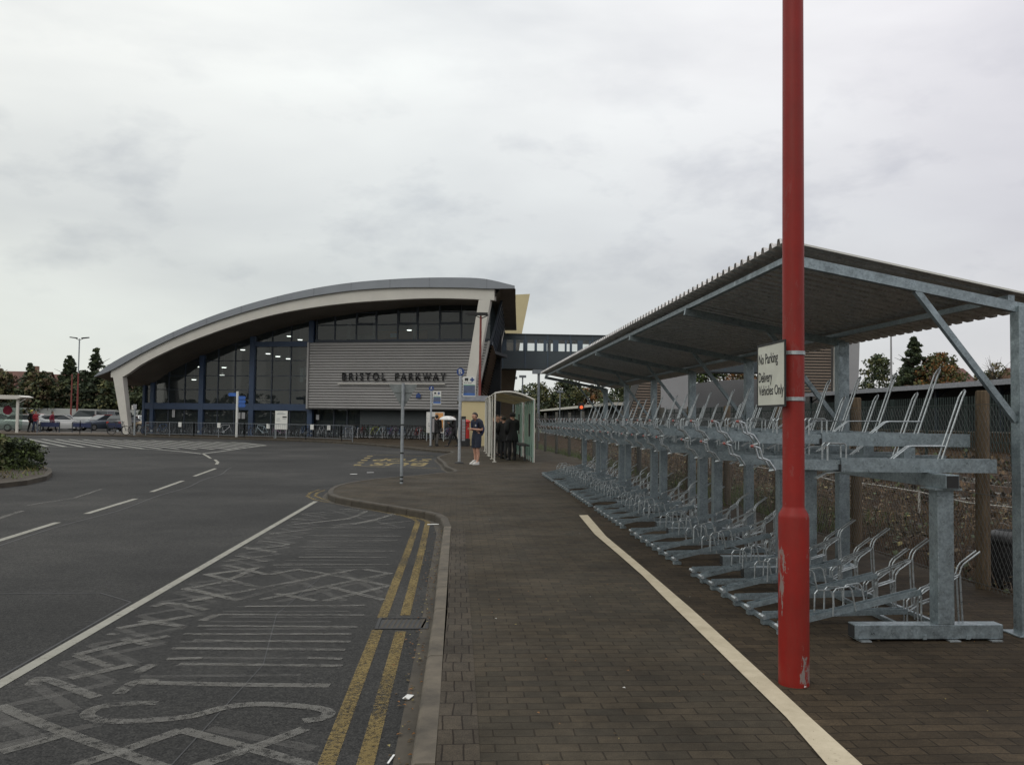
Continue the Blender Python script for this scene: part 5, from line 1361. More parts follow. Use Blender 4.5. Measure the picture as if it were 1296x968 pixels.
def bike(col, x, y, rz_, lab, grp='bicycles parked in front of the station', lean=.05):
    if col not in bk: bk[col] = make_bike(col); o = bk[col]
    else: o = copy_tree(bk[col])
    o.location = (x, y, .004); o.rotation_euler = (lean, 0, rz_); tag(o, lab, 'bicycle', grp); return o
bike('black', -25.35, 66.9, R(2), 'dark bicycle leaning alone by the foot of the white column', lean=.06)
def sk(s_, k): return (AO.x+s_*math.cos(AR)+k*math.sin(AR), AO.y-s_*math.sin(AR)+k*math.cos(AR))
cols = ['black','blue','black','silver','black','red','black','green','yellow','black','pale','black','blue','purple']
i = 0
ROWLAB = {'black':'black bicycle in the dense row against the grey station wall','blue':'blue-framed bicycle in the dense row against the grey wall','silver':'silver-framed bicycle in the dense row against the grey wall','red':'dark red bicycle in the dense row against the grey wall','green':'green bicycle in the dense row against the grey wall','yellow':'yellow bicycle in the dense row against the grey wall','pale':'pale blue bicycle in the dense row against the grey wall','purple':'purple bicycle in the dense row against the grey wall'}
s_ = 17.4
while s_ < 26.2:
    x, y = sk(s_, 1.0+random.uniform(-.2,.2)-2.2*(s_-17.4)/9*.3)
    c = cols[i % len(cols)]; bike(c, x, y, R(random.choice((52,60,68,75))+random.uniform(-8,8)), ROWLAB[c], lean=random.uniform(-.12,.12)); i += 1
    s_ += random.uniform(.27,.36)
s_ = 17.6
while s_ < 26.0:
    x, y = sk(s_, 2.1+random.uniform(-.15,.15)); c = random.choice(['black','black','blue','black','red','black','silver'])
    bike(c, x, y, R(random.choice((70,85,100))+random.uniform(-8,8)), ROWLAB[c].replace('dense row', 'rear rank of the dense row'), lean=random.uniform(-.1,.1)); s_ += random.uniform(.38,.5)
BL = {'black':'black bicycle parked behind the long grey railing','blue':'blue bicycle parked behind the long grey railing','silver':'silver bicycle parked behind the long railing, left of the fingerpost','purple':'purple bicycle parked behind the railing beside the white notice board','pale':'pale blue bicycle parked behind the railing right of the fingerpost','red':'dark red bicycle behind the grey railing','green':'green bicycle behind the grey railing','yellow':'yellow bicycle behind the long railing'}
for s_, c, a in ((.9,'black',30),(2.0,'black',10),(2.9,'blue',60),(3.5,'black',70),(4.8,'black',80),(6.0,'black',20),(6.9,'black',65),(8.1,'silver',15),(10.0,'black',60),(11.2,'pale',160),(12.6,'purple',170),(13.7,'black',70),(14.5,'blue',80),(15.2,'black',60),(16.0,'silver',70),(16.6,'black',75)):
    x, y = sk(s_, .3); bike(c, x, y, R(a), BL[c] if not (c == 'silver' and s_ > 10) else 'silver bicycle behind the right end of the long railing', 'bicycles behind the pedestrian railing', lean=random.uniform(-.1,.1))
sb = None
for i in range(9):
    x, y = sk(17.8+i*.95, .9)
    if sb is None:
        sb = empty('bike_stand'); m = MB(); m.tube([(0,-.4,0),(0,-.4,.68),(0,-.32,.75),(0,.32,.75),(0,.4,.68),(0,.4,0)], .028, 8); m.bar((-.45,-.4,.1),(.45,-.4,.1),.04,.05); m.build('hoop', M['panel_grey'], sb); o = sb
    else: o = copy_tree(sb)
    o.location = (x, y, .004); o.rotation_euler = (0,0,-AR); tag(o, 'low white bicycle stand hoop among the parked bicycles', 'bike stand', 'white bike stands by the station wall')

# ------------------------------------------------------------------ cars
def make_car(kind, col, loc, rz_, lab):
    e = empty('parked_car' if kind != 'van' else 'parked_van', loc, rz_); tag(e, lab, 'car' if kind != 'van' else 'van', 'vehicles in the station car park')
    # side profile (x forward): belt line and roof
    P = {'saloon': ([(-2.2,.32,.80),(-2.1,.22,.98),(-1.5,.2,1.0),(1.0,.2,.95),(1.9,.22,.82),(2.2,.32,.62)], [(-1.75,1.0),(-1.05,1.40),(.15,1.43),(1.05,.97)]),
         'hatch': ([(-1.95,.32,.85),(-1.9,.22,.98),(-1.2,.2,1.0),(.9,.2,.96),(1.7,.22,.82),(1.95,.32,.62)], [(-1.9,1.0),(-1.5,1.42),(.1,1.47),(.95,.98)]),
         'estate': ([(-2.25,.32,.9),(-2.2,.22,1.02),(-1.4,.2,1.03),(1.0,.2,.98),(1.95,.22,.84),(2.2,.32,.64)], [(-2.2,1.03),(-1.95,1.48),(.2,1.52),(1.05,1.0)]),
         'suv': ([(-2.2,.45,1.0),(-2.15,.32,1.12),(-1.3,.3,1.14),(1.0,.3,1.12),(2.0,.32,1.02),(2.2,.45,.8)], [(-2.15,1.13),(-1.95,1.76),(.2,1.80),(1.0,1.13)]),
         'van': ([(-2.4,.4,1.1),(-2.35,.3,1.2),(-1.3,.3,1.22),(1.3,.3,1.2),(2.1,.32,1.0),(2.35,.42,.75)], [(-2.38,1.2),(-2.3,1.90),(.9,1.95),(1.75,1.1)])}[kind]
    W = .86; m = MB(); rings = []
    for x, lo, hi in P[0]:
        w = W*(1-.10*(abs(x)/2.2)**4)
        rings.append([(x,-w*.94,lo),(x,-w,lo+(hi-lo)*.35),(x,-w*.985,lo+(hi-lo)*.8),(x,-w*.88,hi),(x,w*.88,hi),(x,w*.985,lo+(hi-lo)*.8),(x,w,lo+(hi-lo)*.35),(x,w*.94,lo)])
    m.loft(rings)
    G = P[1]; rp = [(G[0][0],G[0][1],.80),(G[1][0],G[1][1],.64),(G[2][0],G[2][1],.64),(G[3][0],G[3][1],.80)]
    m.loft([[(x,-w,z) , (x,w,z), (x,w,z-.02 if i in (1,2) else z-.05), (x,-w,z-.02 if i in (1,2) else z-.05)] for i,(x,z,w) in enumerate(rp)][1:3])
    zb = G[0][1]-.03
    # cabin shell
    m.loft([[(x,-w,z),(x,w,z),(x,w*1.0,zb),(x,-w*1.0,zb)] for x,z,w in [(G[0][0],G[0][1],.78),(G[1][0],G[1][1],.63),(G[2][0],G[2][1],.63),(G[3][0],G[3][1],.78)]])
    m.build('body', M['car_'+col], e, smooth=True)
    def lerp(a, b, t): return a+(b-a)*t
    (x0,z0),(x1,z1),(x2,z2),(x3,z3) = G
    # side windows sit just proud of the cabin, which tapers to the roof
    for sd in (-1, 1):
        m = MB()
        segs = [[(lerp(x0,x1,.25),zb+.05),(lerp(x0,x1,.85),z1-.08),(lerp(x1,x2,.38),z1-.06),(lerp(x1,x2,.38),zb+.04)],[(lerp(x1,x2,.44),zb+.04),(lerp(x1,x2,.44),z1-.06),(x2-.02,z2-.08),(lerp(x2,x3,.72),zb+.05)]]
        for sg in segs:
            def yy(x, z):
                # cabin side half width at (x,z)
                top = .63 if x1 <= x <= x2 else lerp(.63,.78,min(1,(x1-x)/max(.01,x1-x0)) if x < x1 else min(1,(x-x2)/max(.01,x3-x2)))
                return top+.012
            m.add([(x, sd*(yy(x,z)), z) for x, z in sg], [(0,1,2,3)])
        m.build('side_window', M['car_glass'], e)
    m = MB(); m.add([(lerp(x2,x3,.12)+.02,-.58,lerp(z2,z3,.12)+.02),(lerp(x2,x3,.12)+.02,.58,lerp(z2,z3,.12)+.02),(lerp(x2,x3,.93)+.03,.70,lerp(z2,z3,.93)+.02),(lerp(x2,x3,.93)+.03,-.70,lerp(z2,z3,.93)+.02)],[(0,1,2,3)]); m.build('windscreen', M['car_glass'], e)
    m = MB(); m.add([(lerp(x1,x0,.12)-.02,-.56,lerp(z1,z0,.12)+.02),(lerp(x1,x0,.12)-.02,.56,lerp(z1,z0,.12)+.02),(lerp(x1,x0,.85)-.03,.66,lerp(z1,z0,.85)+.02),(lerp(x1,x0,.85)-.03,-.66,lerp(z1,z0,.85)+.02)],[(0,1,2,3)]); m.build('rear_window', M['car_glass'], e)
    for x in (-1.3, 1.32):
        for sd in (-1, 1):
            m = MB(); m.tube([(x,sd*.70,.31),(x,sd*.875,.31)],.31,18); w = m.build('wheel', M['rubber'], e)
            m = MB(); m.tube([(x,sd*.87,.31),(x,sd*.883,.31)],.19,12); m.build('rim', M['alloy'], w)
    xf = P[0][-1][0]; xr = P[0][0][0]; zh = P[0][-1][2]
    for sd in (-.62,.62):
        m = MB(); m.box(xf-.12,xf+.01,sd-.14,sd+.14,zh-.12,zh-.0); m.build('headlight', M['lamp_lens'], e)
        m = MB(); m.box(xr-.01,xr+.1,sd-.13,sd+.13,P[0][0][2]-.16,P[0][0][2]-.0); m.build('tail_light', M['tail_lens'], e)
    m = MB(); m.box(xf-.0,xf+.02,-.26,.26,.42,.53); m.build('number_plate', M['sign_white'], e)
    m = MB(); m.box(xr-.02,xr+.0,-.26,.26,.5,.61); m.build('number_plate', M['plate_yellow'], e)
    return e
for c in [('saloon','silver',(-35.9,75.3,.01),R(0),'silver saloon car nearest the left bus shelter, side on'),
          ('hatch','white',(-35.6,80.5,.01),R(35),'white hatchback behind the three walking people'),
          ('saloon','maroon',(-42.2,90,.01),R(160),'maroon car half hidden behind the silver saloon'),
          ('van','silver',(-38.4,93.5,.01),R(170),'tall silver people carrier in the second row of the car park'),
          ('suv','darkcar',(-38.2,98.5,.01),R(185),'dark off-road car behind the silver people carrier'),
          ('hatch','redcar',(-36.1,93,.01),R(20),'bright red car in the middle of the car park'),
          ('saloon','bluegrey',(-33.0,83.0,.01),R(-125),'blue-grey hatchback facing out beside the dark walker'),
          ('hatch','darkcar',(-30.9,83.5,.01),R(75),'dark car with red tail lights, left of the gold car'),
          ('saloon','white',(-34.0,94.5,.01),R(10),'white saloon behind the dark car with red tail lights'),
          ('estate','silver',(-29.4,91.5,.01),R(-105),'silver estate car facing out near the leaning column'),
          ('saloon','gold',(-28.1,83.5,.01),R(175),'gold brown saloon behind the navy hoop barriers'),
          ('suv','darkcar',(-32.6,101,.01),R(0),'black off-road car in the back row of the car park'),
          ('estate','white',(-30.6,105,.01),R(5),'white estate car with grey roof box in the back row'),
          ('suv','bluegrey',(-28.6,103,.01),R(5),'blue-grey off-road car right of the roof box car'),
          ('hatch','silver',(-25.9,84,.01),R(-95),'silver hatchback glimpsed right of the leaning column'),
          ('saloon','green',(-42.5,84,.01),R(15),'dark green car seen through the left bus shelter glass'),
          ('hatch','silver',(-38.9,86.5,.01),R(150),'silver hatchback behind the walker in the long red coat'),
          ('saloon','white',(-44.8,95,.01),R(5),'white saloon left of the maroon car, partly hidden'),
          ('estate','bluegrey',(-41.4,105,.01),R(178),'blue-grey estate car in the back row near the red posts'),
          ('hatch','white',(-36.9,106,.01),R(4),'white hatchback in the back row against the pale fence'),
          ('saloon','silver',(-31.6,97.5,.01),R(170),'silver saloon behind the silver estate car'),
          ('hatch','maroon',(-27.2,96.5,.01),R(8),'maroon hatchback right of the silver estate car'),
          ('saloon','white',(-30.9,88.0,.01),R(-60),'white saloon between the gold and the silver estate cars'),
          ('hatch','redcar',(-46,99,.01),R(0),'red hatchback far back left of the people carrier')]:
    ce = make_car(*c)
    if 'roof box' in c[4] and 'white' in c[4]:
        m = MB(); m.loft([[(-1.2,-.35,1.55),(-1.2,.35,1.55),(-1.1,.3,1.75),(-1.1,-.3,1.75)],[(.3,-.38,1.55),(.3,.38,1.55),(.2,.33,1.93),(.2,-.33,1.93)],[(.9,-.3,1.55),(.9,.3,1.55),(.8,.2,1.7),(.8,-.2,1.7)]])
        m.build('roof_box', M['panel_grey'], ce, smooth=True)

# ------------------------------------------------------------------ trees and shrubs
def tree(loc, h, rad, mats, lab, shape='round', n=2600, leaf=.30, grp='trees beyond the car park', name='tree', z0=.12, cat='tree'):
    e = empty(name, loc); tag(e, lab, cat, grp)
    m = MB(); rng = random.Random(hash(lab) % 9999 + int(loc[0]*7)) if False else random.Random(int(abs(loc[0])*31+abs(loc[1])*17+h*5))
    tr = .035*h*.6
    m.tube([(0,0,-.3),(rng.uniform(-.1,.1),0,h*.3),(rng.uniform(-.2,.2),rng.uniform(-.2,.2),h*.8)], [tr,tr*.8,tr*.2], 7)
    for i in range(14):
        a = rng.random()*6.28; z = h*(.22+.55*rng.random()); l = rad*(.55+.4*rng.random()); up = .35*l
        m.tube([(0,0,z),(l*.5*math.cos(a),l*.5*math.sin(a),z+up*.5),(l*math.cos(a),l*math.sin(a),z+up)], [tr*.35,tr*.2,tr*.06], 4)
    m.build('trunk', M['bark'], e)
    m = MB(); cl = []
    nc = 130 if shape != 'bare' else 26
    for i in range(nc):
        t = rng.random()
        if shape == 'conifer': z = h*(z0+(1-z0)*(1-math.sqrt(1-t) if False else t**1.25)); R_ = rad*(1-(z/h))**.95*(.7+.55*rng.random())+.05; cr = (.05+.20*(1-z/h))*rad+.10
        elif shape == 'hedge': z = h*(z0+(1-z0)*t); R_ = rad*(.85+.15*rng.random()); cr = .25*rad
        else:
            z = h*(z0+(1-z0)*t); u = (z/h-z0)/(1-z0); R_ = rad*math.sqrt(max(.02, 1-(2*u**.8-1)**2)); cr = .26*rad
        a = rng.random()*6.28; q = math.sqrt(rng.random())*R_*(1.0 if shape != 'conifer' else 1)
        cl.append((q*math.cos(a), q*math.sin(a), min(z, h-.05), cr*(.6+.7*rng.random()), rng.choice(range(len(mats)))))
    n = int(n*1.7); leaf = leaf*1.12
    for i in range(n):
        cx, cy, cz, cr, mi = cl[rng.randrange(nc)]
        while True:
            dx, dy, dz = rng.uniform(-1,1), rng.uniform(-1,1), rng.uniform(-1,1)
            dd = dx*dx+dy*dy+dz*dz
            if .15 < dd < 1: break
        x, y, z = cx+dx*cr, cy+dy*cr, cz+dz*cr*(.75 if shape != 'conifer' else .5)
        if z < .02: z = .02+rng.random()*.1
        s_ = leaf*(.5+.9*rng.random()); u = Vector((rng.gauss(0,1),rng.gauss(0,1),rng.gauss(0,.7))).normalized(); v = u.cross(Vector((rng.gauss(0,1),rng.gauss(0,1),rng.gauss(0,1)))).normalized()
        c = Vector((x,y,z)); m.mi = mi if rng.random() < .8 else rng.randrange(len(mats))
        m.add([c-u*s_*.5, c+v*s_*.32, c+u*s_*.5, c-v*s_*.32], [(0,1,2,3)])
    m.build('crown', [M[q] for q in mats], e)
    return e
DK = ['leaf_dark','leaf_mid','leaf_dark']; OL = ['leaf_mid','leaf_olive','leaf_dark']; BR = ['leaf_brown','leaf_olive','leaf_dark']; AU = ['leaf_autumn','leaf_olive','leaf_brown']
LT = [(-63.5,124,7.2,3.0,BR,'round','brownish tree at the far left above the bus shelter'),(-60.6,127,8.6,2.6,DK,'conifer','small dark conifer at left above the bus shelter roof'),
      (-57.5,123,6.9,3.2,BR,'round','brown-tinged tree right of the small conifer'),(-52.8,126,7.4,2.6,DK,'round','dark domed tree between the two tall conifers'),
      (-57.4,122.8,6.4,2.8,OL,'round','olive green low tree left of the ragged conifer'),(-55.2,127,9.7,3.3,DK,'conifer','tall ragged conifer left of the red lamp post'),
      (-46.6,123,6.8,2.8,OL,'round','olive rounded tree just right of the red lamp post'),(-44.6,128,7.6,2.8,DK,'round','dark round tree right of the olive one by the lamp post'),
      (-50.4,124,10.6,3.4,DK,'conifer','tallest dark conifer right beside the red lamp post'),(-42.3,123,6.6,3.0,DK,'round','dark spreading tree close to the roof tip'),
      (-41.2,128,7.9,3.2,['leaf_olive','leaf_yellow','leaf_mid'],'round','yellowish tree showing above the roof tip'),(-38.6,124,7.2,3.2,DK,'round','dark tree behind the roof tip'),
      (-35.2,123,6.8,3.2,DK,'round','dark tree just left of the leaning column head'),(-31.5,124,6.9,3.4,['leaf_dark','leaf_mid'],'round','dark green tree seen right of the leaning column'),
      (-27.8,123,6.6,3.3,DK,'round','dark green tree beside the glazed station corner'),(-66.8,128,8.2,3.0,BR,'round','leftmost brown tree at the picture edge')]
for x, y, h, r_, mt, sh_, lab in LT: tree((x, y, 0), h, r_, mt, lab, sh_, 2300, .42)
m = MB(); rg = random.Random(5)
for i in range(17000):
    x = rg.uniform(-95,-22); y = 122.2+rg.random()*5; z = rg.random()**.9*(4.6+.9*math.sin(x*.7)+.5*math.sin(x*1.9)); s_ = rg.uniform(.25,.6)
    u = Vector((rg.gauss(0,1),rg.gauss(0,1),rg.gauss(0,.7))).normalized(); v = u.cross(Vector((rg.gauss(0,1),rg.gauss(0,1),rg.gauss(0,1)))).normalized(); c = Vector((x,y,z)); m.mi = rg.choice((0,0,1,1,2,3))
    m.add([c-u*s_*.5, c+v*s_*.32, c+u*s_*.5, c-v*s_*.32], [(0,1,2,3)])
tag(m.build('understorey_foliage', [M['leaf_dark'],M['leaf_mid'],M['leaf_olive'],M['leaf_brown']]), kind='stuff')
MT = [(15.5,172,8.4,5.0,OL,'wide olive tree right of the footbridge pier'),(21.5,170,9.2,4.6,OL,'taller domed olive tree over the platform canopy'),(27.5,176,8.2,4.6,AU,'brownish low tree right of the domed olive one'),(33.0,170,8.6,5.0,OL,'green tree at the right of the middle group'),(10.5,178,7.6,4.2,BR,'brown low tree under the footbridge')]
for x, y, h, r_, mt, lab in MT: tree((x, y, -.2), h, r_, mt, lab, 'round', 2600, .5, 'trees beyond the platforms in the middle')
tree((46.5,160,-.2), 13.2, 4.9, ['leaf_mid','leaf_green','leaf_dark'], 'round green tree seen under the shelter roof between posts', 'round', 3400, .5, 'trees on the right beyond the platforms')
tree((54,162,-.2), 11.2, 5.6, AU, 'autumn brown tree right of the round green one under the roof', 'round', 3000, .5, 'trees on the right beyond the platforms')
tree((60,160,-.2), 11.3, 5.0, OL, 'olive tree partly behind the no parking notice', 'round', 2600, .5, 'trees on the right beyond the platforms')
tree((74.6,150,-.2), 13.6, 3.7, OL, 'rounded olive tree left of the tall dark conifer', 'round', 3400, .42, 'trees on the right beyond the platforms')
tree((76.2,141,-.2), 16.2, 6.2, ['leaf_dark','leaf_dark','leaf_mid'], 'tall dark broad conifer on the right', 'conifer', 4200, .5, 'trees on the right beyond the platforms', z0=.3)
tree((79.6,139,-.2), 13.0, 4.4, ['leaf_olive','leaf_autumn','leaf_mid','leaf_olive'], 'autumn tree with orange patches right of the dark conifer', 'round', 4200, .42, 'trees on the right beyond the platforms')
tree((84.8,134,-.2), 9.9, 3.4, BR, 'low brown tree before the tiled roofs on the right', 'round', 2600, .4, 'trees on the right beyond the platforms')
# nearly bare tree
e = tree((76.2,119,-.2), 10.2, 3.4, ['leaf_olive','leaf_brown'], 'sparse nearly bare tree near the right edge', 'bare', 700, .28, 'trees on the right beyond the platforms')
m = MB(); rg = random.Random(3)
for i in range(46):
    a = rg.random()*6.28; l = rg.uniform(.8,2.6); z = rg.uniform(7.0,9.5); m.tube([(0,0,z-1.5),(l*.5*math.cos(a),l*.5*math.sin(a),z+.6),(l*math.cos(a),l*math.sin(a),z+rg.uniform(.8,2.6))],[.05,.03,.012],3,False)
m.build('bare_twigs', M['bark'], e)
# distant wood all the way round the horizon
m = MB(); rg = random.Random(9)
for i in range(30000):
    a = rg.random()*2*math.pi; d_ = rg.uniform(250,300); x, y = d_*math.sin(a), d_*math.cos(a)
    z = rg.random()*(7+2.5*math.sin(a*23)+1.5*math.sin(a*61)); s_ = rg.uniform(1.2,3.2)
    if y > 0 and abs(a) < .35: z *= .9
    u = Vector((rg.gauss(0,1),rg.gauss(0,1),rg.gauss(0,.7))).normalized(); v = u.cross(Vector((rg.gauss(0,1),rg.gauss(0,1),rg.gauss(0,1)))).normalized(); c = Vector((x,y,z)); m.mi = rg.choice((0,0,1,2,3))
    m.add([c-u*s_*.5, c+v*s_*.4, c+u*s_*.5, c-v*s_*.4], [(0,1,2,3)])
tag(m.build('distant_woods', [M['leaf_dark'],M['leaf_mid'],M['leaf_olive'],M['leaf_brown']]), kind='stuff')

# houses
def house(loc, w, d_, he, hr, rz_, lab, render=False, chimney=True):
    e = empty('house', loc, rz_); tag(e, lab, 'house', 'brick houses behind the trees')
    m = MB(); m.prism([(-w/2,0),(w/2,0),(w/2,he),(-w/2,he)],-d_/2,d_/2,'y')
    m.prism([(-d_/2,he),(d_/2,he),(0,hr)],-w/2,-w/2+.2,'x'); m.prism([(-d_/2,he),(d_/2,he),(0,hr)],w/2-.2,w/2,'x')
    m.build('wall', M['house_render'] if render else M['house_brick'], e)
    m = MB()
    for s_ in (-1, 1): m.add([(-w/2-.3,s_*(d_/2+.4),he-.25),(w/2+.3,s_*(d_/2+.4),he-.25),(w/2+.3,0,hr+.1),(-w/2-.3,0,hr+.1),(-w/2-.3,s_*(d_/2+.4),he-.4),(w/2+.3,s_*(d_/2+.4),he-.4)],[(0,1,2,3),(4,5,1,0)])
    rf_ = m.build('roof', M['house_roof'], e)
    if chimney: m = MB(); m.box(w*.25,w*.25+.8,-.4,.4,hr-.6,hr+1.0); m.build('chimney', M['house_brick'], rf_)
    for i in range(3):
        x = -w/2+w*(i+.5)/3
        for z in (1.0, 3.4):
            if z+1.2 < he: m = MB(); m.box(x-.6,x+.6,-d_/2-.03,-d_/2+.05,z,z+1.2); m.build('window', M['dark_window'], e)
for a in (((-73,148,0),11,8,5,8.3,R(5),'brown-roofed house at far left above the bus shelter'),((-64,150,0),11,8,5,8.0,R(-4),'brick house with pale gable, second from the left'),
          ((-55,152,0),12,8,5,7.8,R(3),'brown-roofed house behind the left trees above the white car'),((92,132,0),12,9,6.4,10.4,R(8),'red-tiled house at the right edge beyond the canopy'),
          ((101,134,0),13,9,7,11.4,R(4),'larger tiled house cut by the right shelter post'),((86,150,0),11,9,7.8,11.6,R(20),'gabled brown house behind the low brown tree on the right')):
    house(*a)
for x, y, z, w in ((-74.5,143.2,6.2,1.5),(-69.6,145,5.6,2.4)):
    o = empty('house', (x,y,0)); tag(o, 'small white-gabled house front among the left trees' if w < 2 else 'wider white rendered gable among the left trees', 'house', 'white gables among the left trees')
    m = MB(); m.prism([(-w,0),(w,0),(w,z),(0,z+1.5),(-w,z)],0,4,'y'); m.build('wall', M['house_render'], o)
    m = MB(); m.bar((-w-.2,2,z-.1),(0,2,z+1.6),.2,.2,(0,1,0)) if False else m.prism([(-w-.25,z-.2),(0,z+1.5),(w+.25,z-.2),(w+.25,z+.0),(0,z+1.75),(-w-.25,z+.0)],-.2,4.2,'y'); m.build('roof', M['house_roof'], o)
    m = MB(); m.box(-.5,.5,-.03,.02,z-1.6,z-.5); m.build('window', M['dark_window'], o)

# planted island at left
isl = [(-30,14.5),(-14,15.6),(-11.3,17.6),(-10.15,19.6),(-9.95,20.9),(-10.2,22.4),(-10.75,23.9),(-11.5,25.5),(-12.9,27.5),(-15,29.5),(-19,31.5),(-30,33)]
isl = [tuple(v) for v in dense(isl, .8)]
m = MB(); inn = offset(isl, .14) if True else isl
ins = offset(isl, -.14)
def cen(p): return (p[0], p[1])
side = -1
q = offset(isl, -.14*1) 
import statistics
ctr = Vector((-20, 23)); q = [tuple(Vector(p)+(ctr-Vector(p)).normalized()*.15) for p in isl]
for i in range(len(isl)-1):
    a, b, c, d_ = isl[i], isl[i+1], q[i+1], q[i]
    m.add([(*a,-.2),(*b,-.2),(*b,-.01),(*a,-.01),(*c,.0),(*d_,.0)], [(0,1,2,3),(3,2,4,5)])
tag(m.build('island_kerb', M['kerb_dirty']), kind='structure')
m = MB(); nq = len(q); rg = random.Random(4)
m.add([(*p, -.01) for p in q]+[(ctr.x+6,ctr.y,.22)], [(i, (i+1) % nq, nq) for i in range(nq)])
tag(m.build('island_soil', M['soil']), kind='structure')
m = MB()
for i in range(6500):
    t = rg.random(); p = Vector(q[rg.randrange(4, nq-3)]); r_ = rg.random()*2.6; c = p+(ctr-p).normalized()*r_+Vector((rg.gauss(0,.3), rg.gauss(0,.3))); h_ = rg.uniform(.05,.16); a = rg.random()*6.28
    if (c-ctr).length > (p-ctr).length-.1: continue
    m.mi = rg.choice((0,0,0,1)); z = .02*r_
    m.add([(c.x-.02*math.cos(a),c.y-.02*math.sin(a),z),(c.x+.02*math.cos(a),c.y+.02*math.sin(a),z),(c.x+rg.gauss(0,.06),c.y+rg.gauss(0,.06),z+h_)],[(0,1,2)])
tag(m.build('island_grass', [M['grass_blade'], M['leaf_yellow']]), kind='stuff')
G_ = 'shrubs on the planted traffic island'
tree((-12.55,23.1,0), .92, .95, ['leaf_mid','leaf_green','leaf_olive'], 'dense green rounded shrub on the planted island', 'hedge', 5200, .085, G_, 'shrub', .02, 'shrub')
tree((-13.9,22.6,0), 1.15, 1.05, ['leaf_green','leaf_olive','leaf_mid'], 'taller green shrub behind on the planted island at left edge', 'hedge', 5200, .09, G_, 'shrub', .02, 'shrub')
tree((-12.0,24.6,0), .80, .62, ['leaf_mid','leaf_green','leaf_dark'], 'smaller dark green shrub at the right end of the island planting', 'hedge', 3000, .08, G_, 'shrub', .02, 'shrub')
tree((-11.3,20.9,0), .62, .38, ['leaf_yellow','leaf_olive','leaf_yellow'], 'small pale yellow leafy plant at the island edge', 'hedge', 1300, .08, G_, 'shrub', .02, 'shrub')
tree((-11.9,21.3,0), 1.55, .22, ['leaf_brown','leaf_brown','leaf_olive'], 'thin brown upright plant at the front of the island', 'hedge', 1200, .07, G_, 'shrub', .02, 'shrub')
tree((-14.6,20.8,0), 1.3, 1.2, ['leaf_olive','leaf_mid'], 'broad olive shrub at the extreme left of the island', 'hedge', 4200, .09, G_, 'shrub', .02, 'shrub')

# ------------------------------------------------------------------ sky, sun, camera
w = bpy.data.worlds.new('World'); scene.world = w; w.use_nodes = True; t = w.node_tree; t.nodes.clear()
nn = t.nodes.new; ln = t.links.new
out = nn('ShaderNodeOutputWorld'); bg = nn('ShaderNodeBackground'); ln(bg.outputs[0], out.inputs[0])
SUN_EL, SUN_AZ = R(38), R(215)
sky = nn('ShaderNodeTexSky'); sky.sky_type = 'NISHITA'; sky.sun_disc = False; sky.sun_elevation = SUN_EL; sky.sun_rotation = SUN_AZ; sky.dust_density = 4
tc = nn('ShaderNodeTexCoord'); sp_ = nn('ShaderNodeSeparateXYZ'); ln(tc.outputs['Generated'], sp_.inputs[0])
def mth(op, a, b=None, c=None):
    x = nn('ShaderNodeMath'); x.operation = op
    for i, v in enumerate((a, b, c)):
        if v is None: continue
        if hasattr(v, 'links'): ln(v, x.inputs[i])
        else: x.inputs[i].default_value = v
    return x.outputs[0]
# soft stratus: broad bands plus small darker puffs, laid out by direction
def wnoise(sc, det, ro, off, sz=(1,1,2.4), dist=.3):
    mp = nn('ShaderNodeMapping'); mp.inputs['Location'].default_value = off; mp.inputs['Scale'].default_value = sz; ln(tc.outputs['Generated'], mp.inputs[0])
    x = nn('ShaderNodeTexNoise'); x.inputs['Scale'].default_value = sc; x.inputs['Detail'].default_value = det; x.inputs['Roughness'].default_value = ro; x.inputs['Distortion'].default_value = dist; ln(mp.outputs[0], x.inputs[0]); return x.outputs['Fac']
def wramp(f_, stops):
    x = nn('ShaderNodeValToRGB'); ln(f_, x.inputs[0]); e = x.color_ramp.elements
    while len(e) < len(stops): e.new(.5)
    for i, (p, c) in enumerate(stops): e[i].position = p; e[i].color = (*c, 1) if isinstance(c, tuple) else (c, c, c, 1)
    return x.outputs[0]
def wmix(a_, b_, mode='MULTIPLY', fac=1.0):
    x = nn('ShaderNodeMix'); x.data_type = 'RGBA'; x.blend_type = mode
    for sck, v in ((x.inputs[0], fac), (x.inputs[6], a_), (x.inputs[7], b_)):
        if hasattr(v, 'links'): ln(v, sck)
        elif isinstance(v, tuple): sck.default_value = (*v, 1)
        else: sck.default_value = v
    return x.outputs[2]
el = nn('ShaderNodeMapRange'); ln(sp_.outputs['Z'], el.inputs[0]); el.inputs[1].default_value = 0.; el.inputs[2].default_value = .5
base_ = wramp(el.outputs[0], [(.0, (.80,.81,.76)), (.16, (.735,.765,.745)), (.42, (.71,.735,.745)), (.72, (.90,.915,.915)), (1., (.96,.97,.97))])
base_ = wmix(base_, wramp(wnoise(1.9, 5, .5, (3.1,1.7,.4), (1,1,3.2)), [(.34, (.86,.865,.885)), (.52, (.985,.985,.99)), (.66, (1.06,1.065,1.06))]))
pf_ = wramp(wnoise(6.5, 5, .58, (7.3,2.2,1.1), (1,1,2.1), .1), [(.50, 0.), (.66, 1.)])
pz_ = wramp(el.outputs[0], [(.12, 0.), (.30, .8), (.55, .8), (.80, .1)])
base_ = wmix(base_, (.80,.81,.84), 'MULTIPLY', mth('MULTIPLY', pf_, pz_))
lr_ = nn('ShaderNodeMapRange'); ln(sp_.outputs['X'], lr_.inputs[0]); lr_.inputs[1].default_value = -.5; lr_.inputs[2].default_value = .55
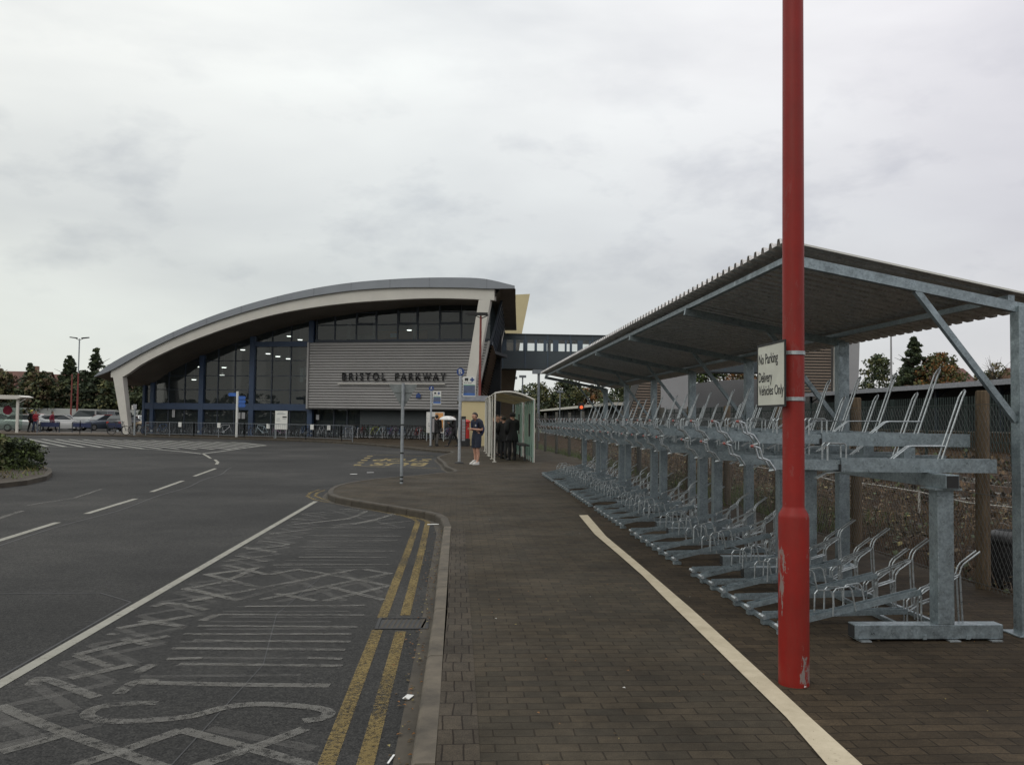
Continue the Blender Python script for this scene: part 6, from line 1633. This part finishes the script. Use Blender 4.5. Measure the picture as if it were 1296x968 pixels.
m2 = nn('ShaderNodeMix'); m2.data_type = 'RGBA'; m2.blend_type = 'MULTIPLY'; m2.inputs[0].default_value = 1; zn = nn('ShaderNodeMapRange'); ln(sp_.outputs['Z'], zn.inputs[0]); zn.inputs[1].default_value = .5; zn.inputs[2].default_value = 1.; zn.inputs[3].default_value = 1.; zn.inputs[4].default_value = 1.75
base_ = wmix(base_, zn.outputs[0])
ln(base_, m2.inputs[6])
ln(wramp(lr_.outputs[0], [(0., (1.03,1.03,.99)), (.45, (1.0,1.01,1.0)), (1., (.92,.89,.93))]), m2.inputs[7])
sk_ = nn('ShaderNodeMix'); sk_.data_type = 'RGBA'; sk_.blend_type = 'ADD'; sk_.inputs[0].default_value = 1.0; ln(m2.outputs[2], sk_.inputs[6])
ss2 = nn('ShaderNodeMix'); ss2.data_type = 'RGBA'; ss2.blend_type = 'MULTIPLY'; ss2.inputs[0].default_value = 1.0; ln(sky.outputs[0], ss2.inputs[6]); ss2.inputs[7].default_value = (.004,.004,.004,1); ln(ss2.outputs[2], sk_.inputs[7])
ln(sk_.outputs[2], bg.inputs[0]); bg.inputs[1].default_value = 1.0
ld = bpy.data.lights.new('sun', 'SUN'); ld.energy = .5; ld.angle = R(25); ld.color = (1,.96,.90)
lo = bpy.data.objects.new('sun', ld); COL.objects.link(lo)
dv = Vector((math.sin(SUN_AZ)*math.cos(SUN_EL), math.cos(SUN_AZ)*math.cos(SUN_EL), math.sin(SUN_EL))); lo.rotation_euler = (-dv).to_track_quat('-Z', 'Y').to_euler()

cd = bpy.data.cameras.new('camera'); cam = bpy.data.objects.new('camera', cd); COL.objects.link(cam)
cd.sensor_width = 36; cd.lens = 1099/1296*36; cd.clip_start = .05; cd.clip_end = 6000
TH, PH, RO = R(3.54), R(2.4), R(.7)
fw = Vector((math.sin(TH)*math.cos(PH), math.cos(TH)*math.cos(PH), math.sin(PH))); rt = Vector((math.cos(TH), -math.sin(TH), 0)); upv = rt.cross(fw)
r2 = rt*math.cos(RO)+upv*math.sin(RO); u2 = -rt*math.sin(RO)+upv*math.cos(RO)
mt_ = Matrix((r2, u2, -fw)).transposed().to_4x4(); mt_.translation = (0, 0, 1.55); cam.matrix_world = mt_
scene.camera = cam
vs_ = scene.view_settings; vs_.view_transform = 'Standard'; vs_.look = 'None'; vs_.exposure = 0; vs_.gamma = 1; vs_.use_curve_mapping = False
scene.render.engine = 'CYCLES'
try:
    scene.cycles.use_denoising = True; scene.cycles.denoiser = 'OPENIMAGEDENOISE'
except Exception: pass
scene.cycles.max_bounces = 8; scene.cycles.transparent_max_bounces = 16; scene.cycles.diffuse_bounces = 3
scene.cycles.use_adaptive_sampling = True
